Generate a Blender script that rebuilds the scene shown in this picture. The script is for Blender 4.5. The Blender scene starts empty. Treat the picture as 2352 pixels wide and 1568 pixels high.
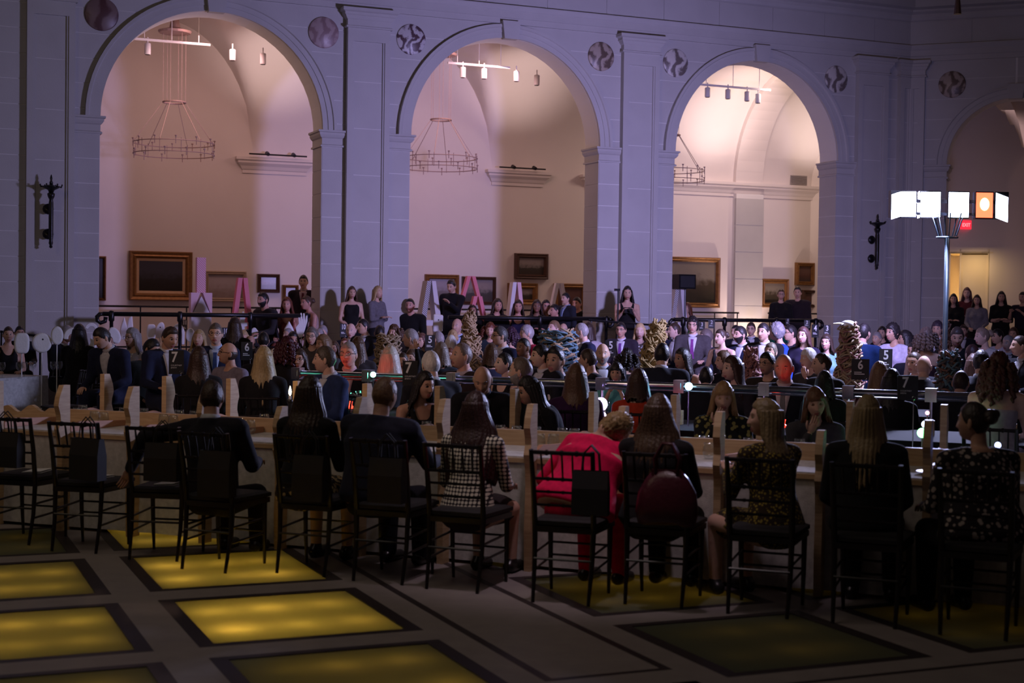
import bpy, bmesh, math, random
import numpy as np
from mathutils import Vector, Matrix, noise
random.seed(7)
SC = bpy.context.scene
COL = SC.collection
PI = math.pi
R = math.radians
# ------------------------------------------------------------------ camera
FPX = 3369.7                      # focal length in pixels of a 2352 px wide frame
CAMH = 1.78
YAW = R(23.03)                    # the arcade wall against the view
pitch, roll = R(-1.416), R(-.783)
Mc = (Matrix.Rotation(pitch, 3, 'X') @ Matrix.Rotation(roll, 3, 'Y'))
cam_d = bpy.data.cameras.new('camera')
cam_d.sensor_width = 36.0
cam_d.lens = 36.0 * FPX / 2352
cam_d.clip_end = 200
cam_d.dof.use_dof = True
cam_d.dof.focus_distance = 17.0
cam_d.dof.aperture_fstop = 2.6
cam = bpy.data.objects.new('camera', cam_d)
COL.objects.link(cam)
rt, fw, up = Mc @ Vector((1, 0, 0)), Mc @ Vector((0, 1, 0)), Mc @ Vector((0, 0, 1))
cam.matrix_world = Matrix(((rt.x, up.x, -fw.x, 0), (rt.y, up.y, -fw.y, 0), (rt.z, up.z, -fw.z, CAMH), (0, 0, 0, 1)))
SC.camera = cam
# ------------------------------------------------------------------ view, world, big lights
SC.view_settings.view_transform = 'Standard'
SC.view_settings.look = 'None'
SC.view_settings.exposure = 0.0
SC.view_settings.gamma = 1.0
SC.view_settings.use_curve_mapping = False
W = bpy.data.worlds.new('hall_gloom'); SC.world = W
W.use_nodes = True
W.node_tree.nodes['Background'].inputs[0].default_value = (.42, .30, .34, 1)
W.node_tree.nodes['Background'].inputs[1].default_value = 0.026
WX = Vector((math.cos(YAW), math.sin(YAW), 0)); WY = Vector((-math.sin(YAW), math.cos(YAW), 0))
TA = R(-21.97)
TX = Vector((math.cos(TA), math.sin(TA), 0)); TY = Vector((-math.sin(TA), math.cos(TA), 0))
def WF(u, v, z=0.): p = WX*u + WY*v; return Vector((p.x, p.y, z))
def TF(s, t, z=0.): p = TX*s + TY*t; return Vector((p.x, p.y, z))
def lamp(name, kind, loc, power, color, target=None, size=.3, angle=None, blend=.5, size_y=None):
    d = bpy.data.lights.new(name, kind); d.energy = power; d.color = color
    if kind == 'AREA':
        d.size = size
        if size_y: d.shape = 'RECTANGLE'; d.size_y = size_y
    else: d.shadow_soft_size = size
    if kind == 'SPOT': d.spot_size = R(angle); d.spot_blend = blend
    o = bpy.data.objects.new(name, d); COL.objects.link(o); o.location = loc
    if target is not None:
        o.rotation_euler = (Vector(target) - Vector(loc)).to_track_quat('-Z', 'Y').to_euler()
    return o
D = 24.0          # arcade wall
DB = 24.57        # its back
DG = 29.3         # far gallery wall
ZP = .5           # raised gallery floor
ZI = 4.676        # impost top = springing
BAYS = (4.88, 10.06, 15.24); RA = 1.81
TREE = Vector((5.05, 17.0, 3.0))          # the stage light stand
lamp('stage_wash', 'SPOT', TREE + Vector((.0, .25, .15)), 2900, (.52, .45, 1.0), target=WF(10.2, 24, 1.9), size=.35, angle=112, blend=1.0)
# dim warm house light over the nearest tables, and an added unseen warm fill on the crowd's faces from the left
lamp('house_light', 'AREA', (-2.4, 7.6, 7.2), 48, (1.0, .82, .70), target=(-2.2, 9.0, 0), size=4.5)
lamp('crowd_fill', 'SPOT', (-7.5, 3.5, 6.5), 850, (1.0, .58, .52), target=(2.0, 21, 1.4), size=.5, angle=42, blend=.7)
lamp('jacket_boost', 'SPOT', (.4, 8.2, 6.5), 330, (.95, .72, .86), target=TF(-3.1, 9.3, .9), size=.2, angle=34, blend=.8)  # added unseen lamp overhead, brightens the red jacket and the table beside it
lamp('hall_warm', 'AREA', (-9.0, 9.0, 8.0), 60, (1.0, .76, .50), target=WF(10, 24, 4), size=3)
# warm gallery fittings
for i, b in enumerate(BAYS[:2]):
    lamp('gallery_lamp', 'AREA', WF(b + .6, 26.2, 6.3), 27, (1.0, .55, .52), target=WF(b, 29.3, 2.2), size=1.2)
    lamp('gallery_spot', 'POINT', WF(b - .3, 25.7, 5.6), 30, (1.0, .60, .46), size=.25)
# ------------------------------------------------------------------ pixel helpers: a photo pixel meets a plane of the hall
def ray(x, y): return Mc @ Vector((x - 1176, FPX, -(y - 784)))
EYE = Vector((0, 0, CAMH))
def P_z(x, y, z): r = ray(x, y); return EYE + r*((z - CAMH)/r.z)
def P_wall(x, y, v): r = ray(x, y); return EYE + r*(v/r.dot(WY))
def P_t(x, y, t): r = ray(x, y); return EYE + r*(t/r.dot(TY))
def P_dep(x, y, d): r = ray(x, y); return EYE + r*(d/r.y)
def horizon(x): return 700.7 + .01367*(x - 1176)
# ------------------------------------------------------------------ materials
MATS = {}
def mat(name, col=(.5, .5, .5), rough=.6, metal=0., emit=None, estr=1., spec=.5, bump=None, noise_c=None, sheen=0.):
    """plain principled material with a fine procedural grain; noise_c=(scale, second colour, amount)"""
    key = name
    if key in MATS: return MATS[key]
    m = bpy.data.materials.new(name); m.use_nodes = True; nt = m.node_tree; N = nt.nodes; L = nt.links
    b = N['Principled BSDF']
    b.inputs['Base Color'].default_value = (*col, 1); b.inputs['Roughness'].default_value = rough
    b.inputs['Metallic'].default_value = metal; b.inputs['Specular IOR Level'].default_value = spec
    if sheen: b.inputs['Sheen Weight'].default_value = sheen
    if emit: b.inputs['Emission Color'].default_value = (*emit, 1); b.inputs['Emission Strength'].default_value = estr
    tc = N.new('ShaderNodeTexCoord')
    if noise_c:
        sc, c2, amt = noise_c[:3]
        n = N.new('ShaderNodeTexNoise'); n.inputs['Scale'].default_value = sc; n.inputs['Detail'].default_value = 4
        if len(noise_c) > 3:
            mp = N.new('ShaderNodeMapping'); mp.inputs['Scale'].default_value = noise_c[3]
            L.new(tc.outputs['Object'], mp.inputs['Vector']); L.new(mp.outputs[0], n.inputs['Vector'])
        else: L.new(tc.outputs['Object'], n.inputs['Vector'])
        cr = N.new('ShaderNodeValToRGB'); cr.color_ramp.elements[0].position = .5 - .5*(1-amt) + .0; cr.color_ramp.elements[1].position = .5 + .5*(1-amt)*.6 + .05
        cr.color_ramp.elements[0].color = (*col, 1); cr.color_ramp.elements[1].color = (*c2, 1)
        L.new(n.outputs[0], cr.inputs[0]); L.new(cr.outputs[0], b.inputs['Base Color'])
    if bump:
        n2 = N.new('ShaderNodeTexNoise'); n2.inputs['Scale'].default_value = bump[0]; n2.inputs['Detail'].default_value = 3
        L.new(tc.outputs['Object'], n2.inputs['Vector'])
        bp = N.new('ShaderNodeBump'); bp.inputs['Strength'].default_value = bump[1]; bp.inputs['Distance'].default_value = .01
        L.new(n2.outputs[0], bp.inputs['Height']); L.new(bp.outputs[0], b.inputs['Normal'])
    MATS[key] = m; return m
def cloth(col, pat=None):
    """woven cloth in one colour, or with a print: dots, floral, leopard, plaid, lace"""
    key = 'cloth_%s_%s' % ('_'.join('%02d' % int(c*99) for c in col) + str(sum(col))[:6], pat or 'plain')
    if key in MATS: return MATS[key]
    m = mat(key, col, .85, spec=.2, bump=(180, .25), noise_c=None if pat else (26, tuple(c*.72 for c in col), .5), sheen=.04)
    if pat:
        nt = m.node_tree; N = nt.nodes; L = nt.links; b = N['Principled BSDF']; tc = N.new('ShaderNodeTexCoord')
        v = N.new('ShaderNodeTexVoronoi'); cr = N.new('ShaderNodeValToRGB'); e = cr.color_ramp.elements
        c2 = {'dots': (.62, .58, .45), 'floral': (.42, .36, .32), 'leopard': (.32, .24, .04), 'skirt': (.6, .45, .22), 'white': (.6, .6, .62), 'olive': (.30, .26, .08)}[pat]
        v.inputs['Scale'].default_value = {'dots': 40, 'floral': 30, 'leopard': 55, 'skirt': 26, 'white': 28, 'olive': 24}[pat]
        v.inputs['Randomness'].default_value = .12 if pat == 'dots' else 1.
        mp = N.new('ShaderNodeMapping'); mp.inputs['Scale'].default_value = (1, .0 if pat == 'dots' else 1, 1); L.new(tc.outputs['Object'], mp.inputs[0]); L.new(mp.outputs[0], v.inputs['Vector'])
        e[0].position = .36 if pat == 'dots' else .34; e[1].position = e[0].position + .08
        e[0].color = (*c2, 1); e[1].color = (*col, 1)
        L.new(v.outputs['Distance'], cr.inputs[0]); L.new(cr.outputs[0], b.inputs['Base Color'])
    return m
def hairmat(col):
    key = 'hair_' + '_'.join('%03d' % int(c*999) for c in col)
    return mat(key, tuple(c*.7 for c in col), .42, spec=.35, noise_c=(9, tuple(min(1, c*1.5) for c in col), .25, (9, 9, .8)), bump=(60, .5))
def skin(col):
    key = 'skin_' + '_'.join('%03d' % int(c*999) for c in col)
    return mat(key, col, .5, spec=.35, noise_c=(30, (col[0]*.9, col[1]*.82, col[2]*.8), .4))
STONE = mat('limestone', (.51, .495, .475), .75, noise_c=(2.2, (.45, .435, .42), .2), bump=(40, .15))
MORTAR = mat('lime_mortar', (.72, .70, .67), .85, bump=(60, .2))
PLASTER = mat('gallery_plaster', (.72, .66, .62), .85, noise_c=(1.1, (.67, .61, .57), .2), bump=(60, .08))
BLACKM = mat('black_iron', (.006, .006, .007), .35, metal=.3, noise_c=(30, (.012, .011, .012), .4))
CHAIRW = mat('black_lacquered_wood', (.008, .006, .006), .28, noise_c=(20, (.014, .010, .010), .3))
CHROME = mat('brushed_aluminium', (.62, .64, .66), .22, metal=1., noise_c=(60, (.5, .52, .55), .3))
WHITEC = mat('white_card', (.8, .8, .8), .7, noise_c=(20, (.74, .74, .74), .3))
BLACKC = mat('black_card', (.012, .012, .014), .55, noise_c=(30, (.018, .018, .02), .3))
FOAM = mat('white_foam', (.88, .88, .87), .8, noise_c=(14, (.82, .82, .81), .3), bump=(50, .3))
# ------------------------------------------------------------------ mesh builder
class MB:
    def __init__(s): s.v = []; s.f = []; s.m = []
    def add(s, vs, fs, mi=0):
        o = len(s.v); s.v += [tuple(p) for p in vs]; s.f += [tuple(i + o for i in f) for f in fs]; s.m += [mi]*len(fs); return s
    def obox(s, c, ax, ay, az, mi=0):
        c = Vector(c); ax, ay, az = Vector(ax), Vector(ay), Vector(az)
        vs = [c + ax*i + ay*j + az*k for i in (-1, 1) for j in (-1, 1) for k in (-1, 1)]
        return s.add(vs, [(0, 1, 3, 2), (4, 6, 7, 5), (0, 4, 5, 1), (2, 3, 7, 6), (0, 2, 6, 4), (1, 5, 7, 3)], mi)
    def box(s, x0, x1, y0, y1, z0, z1, mi=0):
        return s.obox(((x0+x1)/2, (y0+y1)/2, (z0+z1)/2), ((x1-x0)/2, 0, 0), (0, (y1-y0)/2, 0), (0, 0, (z1-z0)/2), mi)
    def loft(s, rings, mi=0, cap=True, closed=True):
        n = len(rings[0]); vs = [p for r_ in rings for p in r_]; fs = []
        for i in range(len(rings)-1):
            for j in range(n if closed else n-1):
                k = (j+1) % n; fs.append((i*n+j, i*n+k, (i+1)*n+k, (i+1)*n+j))
        if cap:
            fs.append(tuple(reversed(range(n)))); fs.append(tuple(range((len(rings)-1)*n, len(rings)*n)))
        return s.add(vs, fs, mi)
    def tube(s, pts, r, n=8, mi=0, cap=True):
        pts = [Vector(p) for p in pts]; rs = r if isinstance(r, (list, tuple)) else [r]*len(pts); rings = []
        a = None
        for i, p in enumerate(pts):
            d = (pts[min(i+1, len(pts)-1)] - pts[max(i-1, 0)])
            d = d.normalized() if d.length > 1e-9 else Vector((0, 0, 1))
            if a is None:
                a = d.orthogonal().normalized()
            else:
                a = (a - d*a.dot(d)); a = a.normalized() if a.length > 1e-6 else d.orthogonal().normalized()
            b = d.cross(a)
            rings.append([p + (a*math.cos(2*PI*k/n) + b*math.sin(2*PI*k/n))*rs[i] for k in range(n)])
        return s.loft(rings, mi, cap)
    def cone(s, p0, p1, r0, r1, n=12, mi=0): return s.tube([p0, p1], [r0, r1], n, mi)
    def capsule(s, p0, r0, p1, r1, n=9, mi=0):
        p0, p1 = Vector(p0), Vector(p1); d = p1 - p0; d = d.normalized() if d.length > 1e-6 else Vector((0, 0, 1))
        pts = [p0 - d*r0*.92, p0 - d*r0*.5, p0, p1, p1 + d*r1*.5, p1 + d*r1*.92]
        return s.tube(pts, [r0*.4, r0*.87, r0, r1, r1*.87, r1*.4], n, mi)
    def ell(s, c, r, n=12, m=8, mi=0, rot=None):
        c = Vector(c); vs = []; fs = []
        for i in range(m+1):
            th = PI*i/m
            for j in range(n):
                ph = 2*PI*j/n; p = Vector((r[0]*math.sin(th)*math.cos(ph), r[1]*math.sin(th)*math.sin(ph), r[2]*math.cos(th)))
                if rot: p = rot @ p
                vs.append(c + p)
        for i in range(m):
            for j in range(n): fs.append((i*n+j, (i+1)*n+j, (i+1)*n+(j+1) % n, i*n+(j+1) % n))
        return s.add(vs, fs, mi)
    def lathe(s, prof, c=(0, 0, 0), n=16, mi=0, cap=True):
        c = Vector(c); rings = [[c + Vector((r_*math.cos(2*PI*k/n), r_*math.sin(2*PI*k/n), z)) for k in range(n)] for r_, z in prof]
        return s.loft(rings, mi, cap)
    def prism(s, poly, a, mi=0):
        """poly: list of 3-D points in one plane; a: extrusion vector"""
        a = Vector(a); n = len(poly); p = [Vector(q) for q in poly]
        vs = p + [q + a for q in p]
        fs = [tuple(range(n)), tuple(reversed(range(n, 2*n)))] + [(i, i+n, (i+1) % n + n, (i+1) % n) for i in range(n)]
        return s.add(vs, fs, mi)
    def mesh(s, name, mats, smooth=False):
        me = bpy.data.meshes.new(name); me.from_pydata([tuple(p) for p in s.v], [], s.f)
        for m in (mats if isinstance(mats, (list, tuple)) else [mats]): me.materials.append(m)
        if any(s.m): me.polygons.foreach_set('material_index', s.m)
        bm = bmesh.new(); bm.from_mesh(me); bmesh.ops.recalc_face_normals(bm, faces=bm.faces); bm.to_mesh(me); bm.free()
        if smooth: me.polygons.foreach_set('use_smooth', [True]*len(me.polygons))
        me.update(); return me
    def build(s, name, mats, parent=None, smooth=False):
        return link(name, s.mesh(name, mats, smooth), parent)
def link(name, me, parent=None, loc=None, rz=None):
    o = bpy.data.objects.new(name, me); COL.objects.link(o)
    if parent: o.parent = parent
    if loc is not None: o.location = loc
    if rz is not None: o.rotation_euler = (0, 0, rz)
    return o
def thing(name, label, cat, loc=(0, 0, 0), rz=0, group=None, me=None):
    o = bpy.data.objects.new(name, me); COL.objects.link(o); o.location = loc; o.rotation_euler = (0, 0, rz)
    o['label'] = label; o['category'] = cat
    if group: o['group'] = group
    return o
def tag(o, label, cat, group=None):
    o['label'] = label; o['category'] = cat
    if group: o['group'] = group
    return o
def struct(o, label=None):
    o['kind'] = 'structure'
    if label: o['label'] = label
    return o
def copy_tree(o, parent=None):
    c = o.copy(); COL.objects.link(c)
    if parent: c.parent = parent
    for ch in list(o.children): copy_tree(ch, c)
    return c
# ================================================================== FLOOR: stone bands, dark borders, lit glass
def wbox(mb, u0, u1, v0, v1, z0, z1, mi=0, F=WF):
    c = F((u0+u1)/2, (v0+v1)/2, (z0+z1)/2); ex = F(1, 0) - F(0, 0); ey = F(0, 1) - F(0, 0)
    return mb.obox(c, ex*((u1-u0)/2), ey*((v1-v0)/2), (0, 0, (z1-z0)/2), mi)
TERR = mat('floor_terrazzo', (.30, .265, .245), .5, noise_c=(7, (.24, .21, .20), .3), spec=.3, bump=(90, .1))
DARKB = mat('dark_border_marble', (.030, .022, .024), .45, noise_c=(40, (.045, .035, .036), .4), spec=.3)
def glassmat():
    m = bpy.data.materials.new('frosted_floor_glass'); m.use_nodes = True; nt = m.node_tree; N = nt.nodes; L = nt.links
    N.remove(N['Principled BSDF']); out = N['Material Output']
    tr = N.new('ShaderNodeBsdfTranslucent'); gl = N.new('ShaderNodeBsdfGlossy'); mx = N.new('ShaderNodeMixShader'); df = N.new('ShaderNodeBsdfDiffuse'); m2 = N.new('ShaderNodeMixShader')
    tc = N.new('ShaderNodeTexCoord'); n = N.new('ShaderNodeTexNoise'); n.inputs['Scale'].default_value = 3; cr = N.new('ShaderNodeValToRGB')
    cr.color_ramp.elements[0].color = (.50, .50, .30, 1); cr.color_ramp.elements[1].color = (.58, .54, .34, 1)
    L.new(tc.outputs['Object'], n.inputs['Vector']); L.new(n.outputs[0], cr.inputs[0]); L.new(cr.outputs[0], tr.inputs[0])
    df.inputs[0].default_value = (.17, .20, .17, 1); m2.inputs[0].default_value = .36
    gl.inputs['Roughness'].default_value = .3; gl.inputs[0].default_value = (.5, .55, .5, 1); mx.inputs[0].default_value = .04
    L.new(tr.outputs[0], m2.inputs[1]); L.new(df.outputs[0], m2.inputs[2]); L.new(m2.outputs[0], mx.inputs[1]); L.new(gl.outputs[0], mx.inputs[2]); L.new(mx.outputs[0], out.inputs[0])
    return m
GLASSF = glassmat()
UL = [(-2.92, -1.70), (-1.45, -.225), (.02, 1.245), (1.475, 2.695), ('s', 2.87, 3.556), (3.73, 4.955), (5.195, 6.42), (6.65, 7.87)]
VL = [(3.05, 4.28), (4.52, 4.98), ('s', 5.2, 5.87), (6.06, 7.28), (7.52, 8.795), (9.065, 10.385), (10.63, 11.93), (12.17, 13.45)]
def edges(Ls):
    out = []
    prev = None
    for c in Ls:
        st_ = c[0] == 's'; a, b = c[-2:]
        if prev is not None: out.append((prev, a, 'b'))
        out.append((a, b, 's' if st_ else 't')); prev = b
    return out
fl = bpy.data.objects.new('floor', None); COL.objects.link(fl); struct(fl, 'polished stone floor with dark borders and lit glass squares')
eu, ev = edges(UL), edges(VL)
bands = MB(); pane_n = 0
glow = {(1.475, 7.52): 24, (1.475, 9.065): 15, (.02, 9.065): 5.5, (.02, 6.06): 2.0, (.02, 7.52): 11, (1.475, 6.06): 3.4, (3.73, 7.52): 1.5, (.02, 10.63): 1.1, (1.475, 10.63): 7, (3.73, 9.065): 1.4, (3.73, 6.06): .45, (5.195, 7.52): .9, (-1.45, 9.065): 4, (-1.45, 7.52): 7, (3.73, 10.63): 3, (5.195, 6.06): .5}
BULBC = (1.0, .60, .16)
def frame4(mb, u0, u1, v0, v1, wx, z0, z1):
    wbox(mb, u0, u0+wx, v0, v1, z0, z1); wbox(mb, u1-wx, u1, v0, v1, z0, z1)
    wbox(mb, u0+wx, u1-wx, v0, v0+wx*.75, z0, z1); wbox(mb, u0+wx, u1-wx, v1-wx*.75, v1, z0, z1)
for a, b, ku in eu:
    for c, d, kv in ev:
        if ku == 't' and kv == 't' and d - c > .9:
            fr = MB(); frame4(fr, a, b, c, d, .085, -.05, .001)
            fr.build('dark_border', DARKB, fl)
            pn = MB(); wbox(pn, a+.085, b-.085, c+.064, d-.064, -.022, -.004); p = pn.build('glass_pane', GLASSF, fl); pane_n += 1
            bxm = MB(); wbox(bxm, a+.02, b-.02, c+.02, d-.02, -.50, -.48)
            for q in ((a, a+.02, c, d), (b-.02, b, c, d), (a, b, c, c+.02), (a, b, d-.02, d)): wbox(bxm, *q, -.5, -.051)
            bxm.build('light_box', mat('light_box_lining', (.45, .50, .35), .8, noise_c=(6, (.4, .45, .3), .3)), fl)
            g = glow.get((a, c), 0)
            if g:
                rr = random.Random(int(a*100+c*10))
                for iu in range(3):
                    for iv in range(2):
                        w = rr.uniform(.35, 1.5) * g / 6
                        lamp('floor_bulb', 'POINT', WF(a + .30 + iu*.31 + rr.uniform(-.05, .05), c + .38 + iv*.50, -.15), w*.86, BULBC, size=.05)
        elif (ku == 's' and c > 5.9) or (kv == 's' and a > 3.6): pass
        elif (ku == 's' and kv in 't') or (kv == 's' and ku in 't'):
            fr = MB(); frame4(fr, a, b, c, d, .05, -.05, .001); fr.build('dark_border', DARKB, fl)
            pn = MB(); wbox(pn, a+.05, b-.05, c+.0375, d-.0375, -.05, 0); pn.build('stone_panel', TERR, fl)
        else: wbox(bands, a, b, c, d, -.05, 0)
for a, b, c, d in ((2.87, 3.556, 6.29, 13.45), (3.73, 7.87, 5.2, 5.87)):
    fr = MB(); frame4(fr, a, b, c, d, .05, -.05, .001); fr.build('dark_border', DARKB, fl)
    pn = MB(); wbox(pn, a+.05, b-.05, c+.0375, d-.0375, -.05, 0); pn.build('stone_panel', TERR, fl)
wbox(bands, 2.87, 3.556, 5.87, 6.29, -.05, 0)
# plain stone where the pattern is hidden under the tables and the crowd
U0, U1, V0, V1 = UL[0][0], UL[-1][1], VL[0][0], VL[-1][1]
for q in ((-14, U0, -3, 24), (U1, 26, -3, 24), (U0, U1, -3, V0), (U0, U1, V1, 24)): wbox(bands, *q, -.05, 0)
bands.build('stone_band', TERR, fl)
# ================================================================== ARCADE WALL
wall = MB()
UE0, UE1 = 1.24*24/22, 18.75
ZT = 10.2
def arcade(mb, F, centers, RAD, u0, u1, v0, v1, zb, zs, zt, n=28):
    """a wall slab with round-headed openings, front face at v0 and back at v1"""
    cuts = [u0]
    for c in centers: cuts += [c-RAD, c+RAD]
    cuts.append(u1)
    def quad(a, b, c, d): mb.add([a, b, c, d], [(0, 1, 2, 3)])
    for i in range(0, len(cuts), 2):
        for v in (v0, v1): quad(F(cuts[i], v, zb), F(cuts[i+1], v, zb), F(cuts[i+1], v, zt), F(cuts[i], v, zt))
    for c in centers:
        pts = [(c - RAD*math.cos(PI*k/n), zs + RAD*math.sin(PI*k/n)) for k in range(n+1)]
        for (ua, za), (ub, zb_) in zip(pts, pts[1:]):
            for v in (v0, v1): quad(F(ua, v, za), F(ub, v, zb_), F(ub, v, zt), F(ua, v, zt))
            quad(F(ua, v0, za), F(ub, v0, zb_), F(ub, v1, zb_), F(ua, v1, za))
        for s_ in (-1, 1): quad(F(c+s_*RAD, v0, zb), F(c+s_*RAD, v0, zs), F(c+s_*RAD, v1, zs), F(c+s_*RAD, v1, zb))
    return mb
arcade(wall, WF, BAYS, RA, UE0, UE1, D+.012, DB, ZP-.5, ZI, ZT)
WALL = struct(wall.build('wall_back', MORTAR), 'pale stone arcade wall of three tall round arches')
C0 = WF(UE1, D)
def CF(s, t, z=0.):                 # canted wall frame: s along it from the corner, t behind it
    p = C0 + TX*s + TY*t; return Vector((p.x, p.y, z))
cw = MB(); arcade(cw, CF, (2.02,), 1.27, 0, 7, .012, .5, 0, ZI, ZT)
CWALL = struct(cw.build('wall_right', MORTAR), 'canted stone wall with one arch at the hall corner')
C1 = WF(UE0, D)
TXL = Vector((math.cos(YAW + R(45)), math.sin(YAW + R(45)), 0)); TYL = Vector((-TXL.y, TXL.x, 0))
def LF(s, t, z=0.): p = C1 - TXL*s + TYL*t; return Vector((p.x, p.y, z))
lw = MB(); lw.add([LF(0, 0, 0), LF(3, 0, 0), LF(3, 0, ZT), LF(0, 0, ZT), LF(0, .5, 0), LF(3, .5, 0), LF(3, .5, ZT), LF(0, .5, ZT)], [(0, 1, 2, 3), (4, 5, 6, 7), (1, 5, 6, 2)])
LWALL = struct(lw.build('wall_left', STONE), 'canted stone wall at the left corner of the hall')
CH = .3930; Z0C = 4.40 - CH*10      # ashlar courses
RO = 2.045                          # outer edge of the archivolt
bw = .012
def block(parent, F, poly, v0, v1):
    """ashlar block: polygon in (u,z), front at v0"""
    mb = MB(); mb.prism([F(u, v0, z) for u, z in poly], F(0, v1) - F(0, v0)); return mb.build('stone_block', STONE, parent)
J = .006
PIL = [(1.956, 2.673), (7.089, 7.837), (12.293, 13.036), (17.463, 18.171)]
strips = [(UE0 + .0, PIL[0][0]), (PIL[0][1], BAYS[0]-RA), (BAYS[0]+RA, PIL[1][0]), (PIL[1][1], BAYS[1]-RA), (BAYS[1]+RA, PIL[2][0]), (PIL[2][1], BAYS[2]-RA), (BAYS[2]+RA, PIL[3][0]), (PIL[3][1], UE1)]
for a, b in strips:
    full = a < 1.5 or b > 18.5
    z = Z0C
    while z < (6.7 if full else 4.39):
        block(WALL, WF, [(a+J, z+J), (b-J, z+J), (b-J, z+CH-J), (a+J, z+CH-J)], D, D+bw); z += CH
# reveals of the arches, seen on the right-hand jambs: coursed too
for c in BAYS:
    z = Z0C
    while z < 4.39:
        mb = MB(); wbox(mb, c+RA-.008, c+RA+.004, D+.004, DB-.006, z+J, z+CH-J); mb.build('stone_block', STONE, WALL); z += CH
# spandrels: courses cut by the archivolt
for c in BAYS:
    for sgn in (-1, 1):
        lim = [p for p in PIL if (p[1] < c and sgn < 0 and c - p[1] < 3) or (p[0] > c and sgn > 0 and p[0] - c < 3)][0]
        ue = lim[1] if sgn < 0 else lim[0]
        z = ZI
        ks = [4.676, 4.793, 5.186, 5.579, 5.972, 6.365, 6.733]
        for z0, z1 in zip(ks, ks[1:]):
            arc = []
            for k in range(7):
                zz = z0+J + (z1-z0-2*J)*k/6; q = RO**2 - (zz-ZI)**2
                arc.append((c + sgn*(math.sqrt(max(q, .0004)) + .004), zz))
            # long courses are split once by an upright joint
            um = (ue + c)/2 if z0 > 5.9 else None
            if um is not None:
                block(WALL, WF, [(ue - sgn*J, z0+J), (um + sgn*J, z0+J), (um + sgn*J, z1-J), (ue - sgn*J, z1-J)] if sgn*(um) < sgn*arc[0][0] or True else [], D, D+bw) if all(sgn*(um) > sgn*p[0] for p in arc) else block(WALL, WF, [(ue - sgn*J, z0+J)] + arc + [(ue - sgn*J, z1-J)], D, D+bw)
                if all(sgn*um > sgn*p[0] for p in arc): block(WALL, WF, [(um - sgn*J, z0+J)] + arc + [(um - sgn*J, z1-J)], D, D+bw)
            else: block(WALL, WF, [(ue - sgn*J, z0+J)] + arc + [(ue - sgn*J, z1-J)], D, D+bw)
def pilaster(parent, F, a, b, v, z0, z1, pr=.11):
    """panelled pilaster: raised margins round a sunk shaft of coursed blocks, moulded capital"""
    mg = .095
    m = MB()
    for q in ((a, a+mg, z0, z1), (b-mg, b, z0, z1), (a+mg, b-mg, z1-.22, z1), (a+mg, b-mg, z0, z0+.3)): wbox(m, q[0], q[1], v-pr, v+.02, q[2], q[3], F=F)
    for s0, s1 in ((a+mg, a+mg+.03), (b-mg-.03, b-mg)): wbox(m, s0, s1, v-pr+.018, v+.02, z0+.3, z1-.22, F=F)
    p = m.build('pilaster', STONE, parent)
    z = z0+.3
    while z < z1-.23:
        zz = min(z+.786, z1-.22)
        sh = MB(); wbox(sh, a+mg+.032, b-mg-.032, v-pr+.042, v+.01, z+.005, zz-.005, F=F); sh.build('stone_block', STONE, p); z += .786
    back = MB(); wbox(back, a+mg+.03, b-mg-.03, v-pr+.05, v+.012, z0+.3, z1-.22, F=F); back.build('mortar_bed', MORTAR, p)
    cp = MB()                      # capital: necking, echinus, abacus
    prof = [(0, z1), (.035, z1), (.035, z1+.03), (.01, z1+.04), (.01, z1+.13), (.03, z1+.15), (.06, z1+.20), (.075, z1+.21), (.075, z1+.25), (.115, z1+.27), (.115, 6.733)]
    rings = []
    for e, z in prof:
        rings.append([F(a-e, v+.02, z), F(a-e, v-pr-e, z), F(b+e, v-pr-e, z), F(b+e, v+.02, z)])
    cp.loft(rings); cp.build('capital', STONE, p)
    return p
for a, b in PIL: pilaster(WALL, WF, a, b, D, .5, 6.41)
# the folded pilaster in the corner, one half on each wall
pilaster(WALL, WF, 18.46, 18.80, D, .5, 6.41); pilaster(CWALL, CF, -.03, .31, 0, .5, 6.41)
# archivolts, keystones, imposts
def archivolt(parent, F, c, RI, RO_, v, n=40):
    prof = [(RI, 0), (RI, .045), (RI+.09, .045), (RI+.09, .06), (RI+.17, .06), (RI+.185, .085), (RO_, .085), (RO_, 0)]
    rings = []
    for k in range(n+1):
        an = PI*k/n; rings.append([F(c - r_*math.cos(an), v-d, ZI + r_*math.sin(an)) for r_, d in prof])
    mb = MB(); mb.loft(rings); a = mb.build('archivolt', STONE, parent)
    k = MB(); k.prism([F(c-.13, v-.14, ZI+RI-.03), F(c+.13, v-.14, ZI+RI-.03), F(c+.17, v-.14, ZI+RO_+.05), F(c-.17, v-.14, ZI+RO_+.05)], F(0, .15)-F(0, 0))
    k.build('keystone', STONE, parent); return a
def impost(parent, F, a, b, v, vb, side):
    """moulded band from pilaster to opening; side=+1 when the opening lies on the right of it"""
    mb = MB(); prof = [(0, 4.40), (.03, 4.40), (.03, 4.43), (.005, 4.44), (.005, 4.54), (.03, 4.56), (.055, 4.60), (.055, 4.635), (.08, 4.645), (.08, ZI)]
    rings = []
    for e, z in prof:
        l, r_ = (a, b+e) if side > 0 else (a-e, b)
        rings.append([F(l, vb, z), F(l, v-e, z), F(r_, v-e, z), F(r_, vb, z)])
    mb.loft(rings); mb.build('impost', STONE, parent)
for c, (pl, pr_) in zip(BAYS, ((2.673, 7.089), (7.837, 12.293), (13.036, 17.463))):
    archivolt(WALL, WF, c, RA, RO, D)
    impost(WALL, WF, pl, c-RA, D, DB+.03, 1); impost(WALL, WF, c+RA, pr_, D, DB+.03, -1)
archivolt(CWALL, CF, 2.02, 1.27, 1.48, 0)
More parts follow.
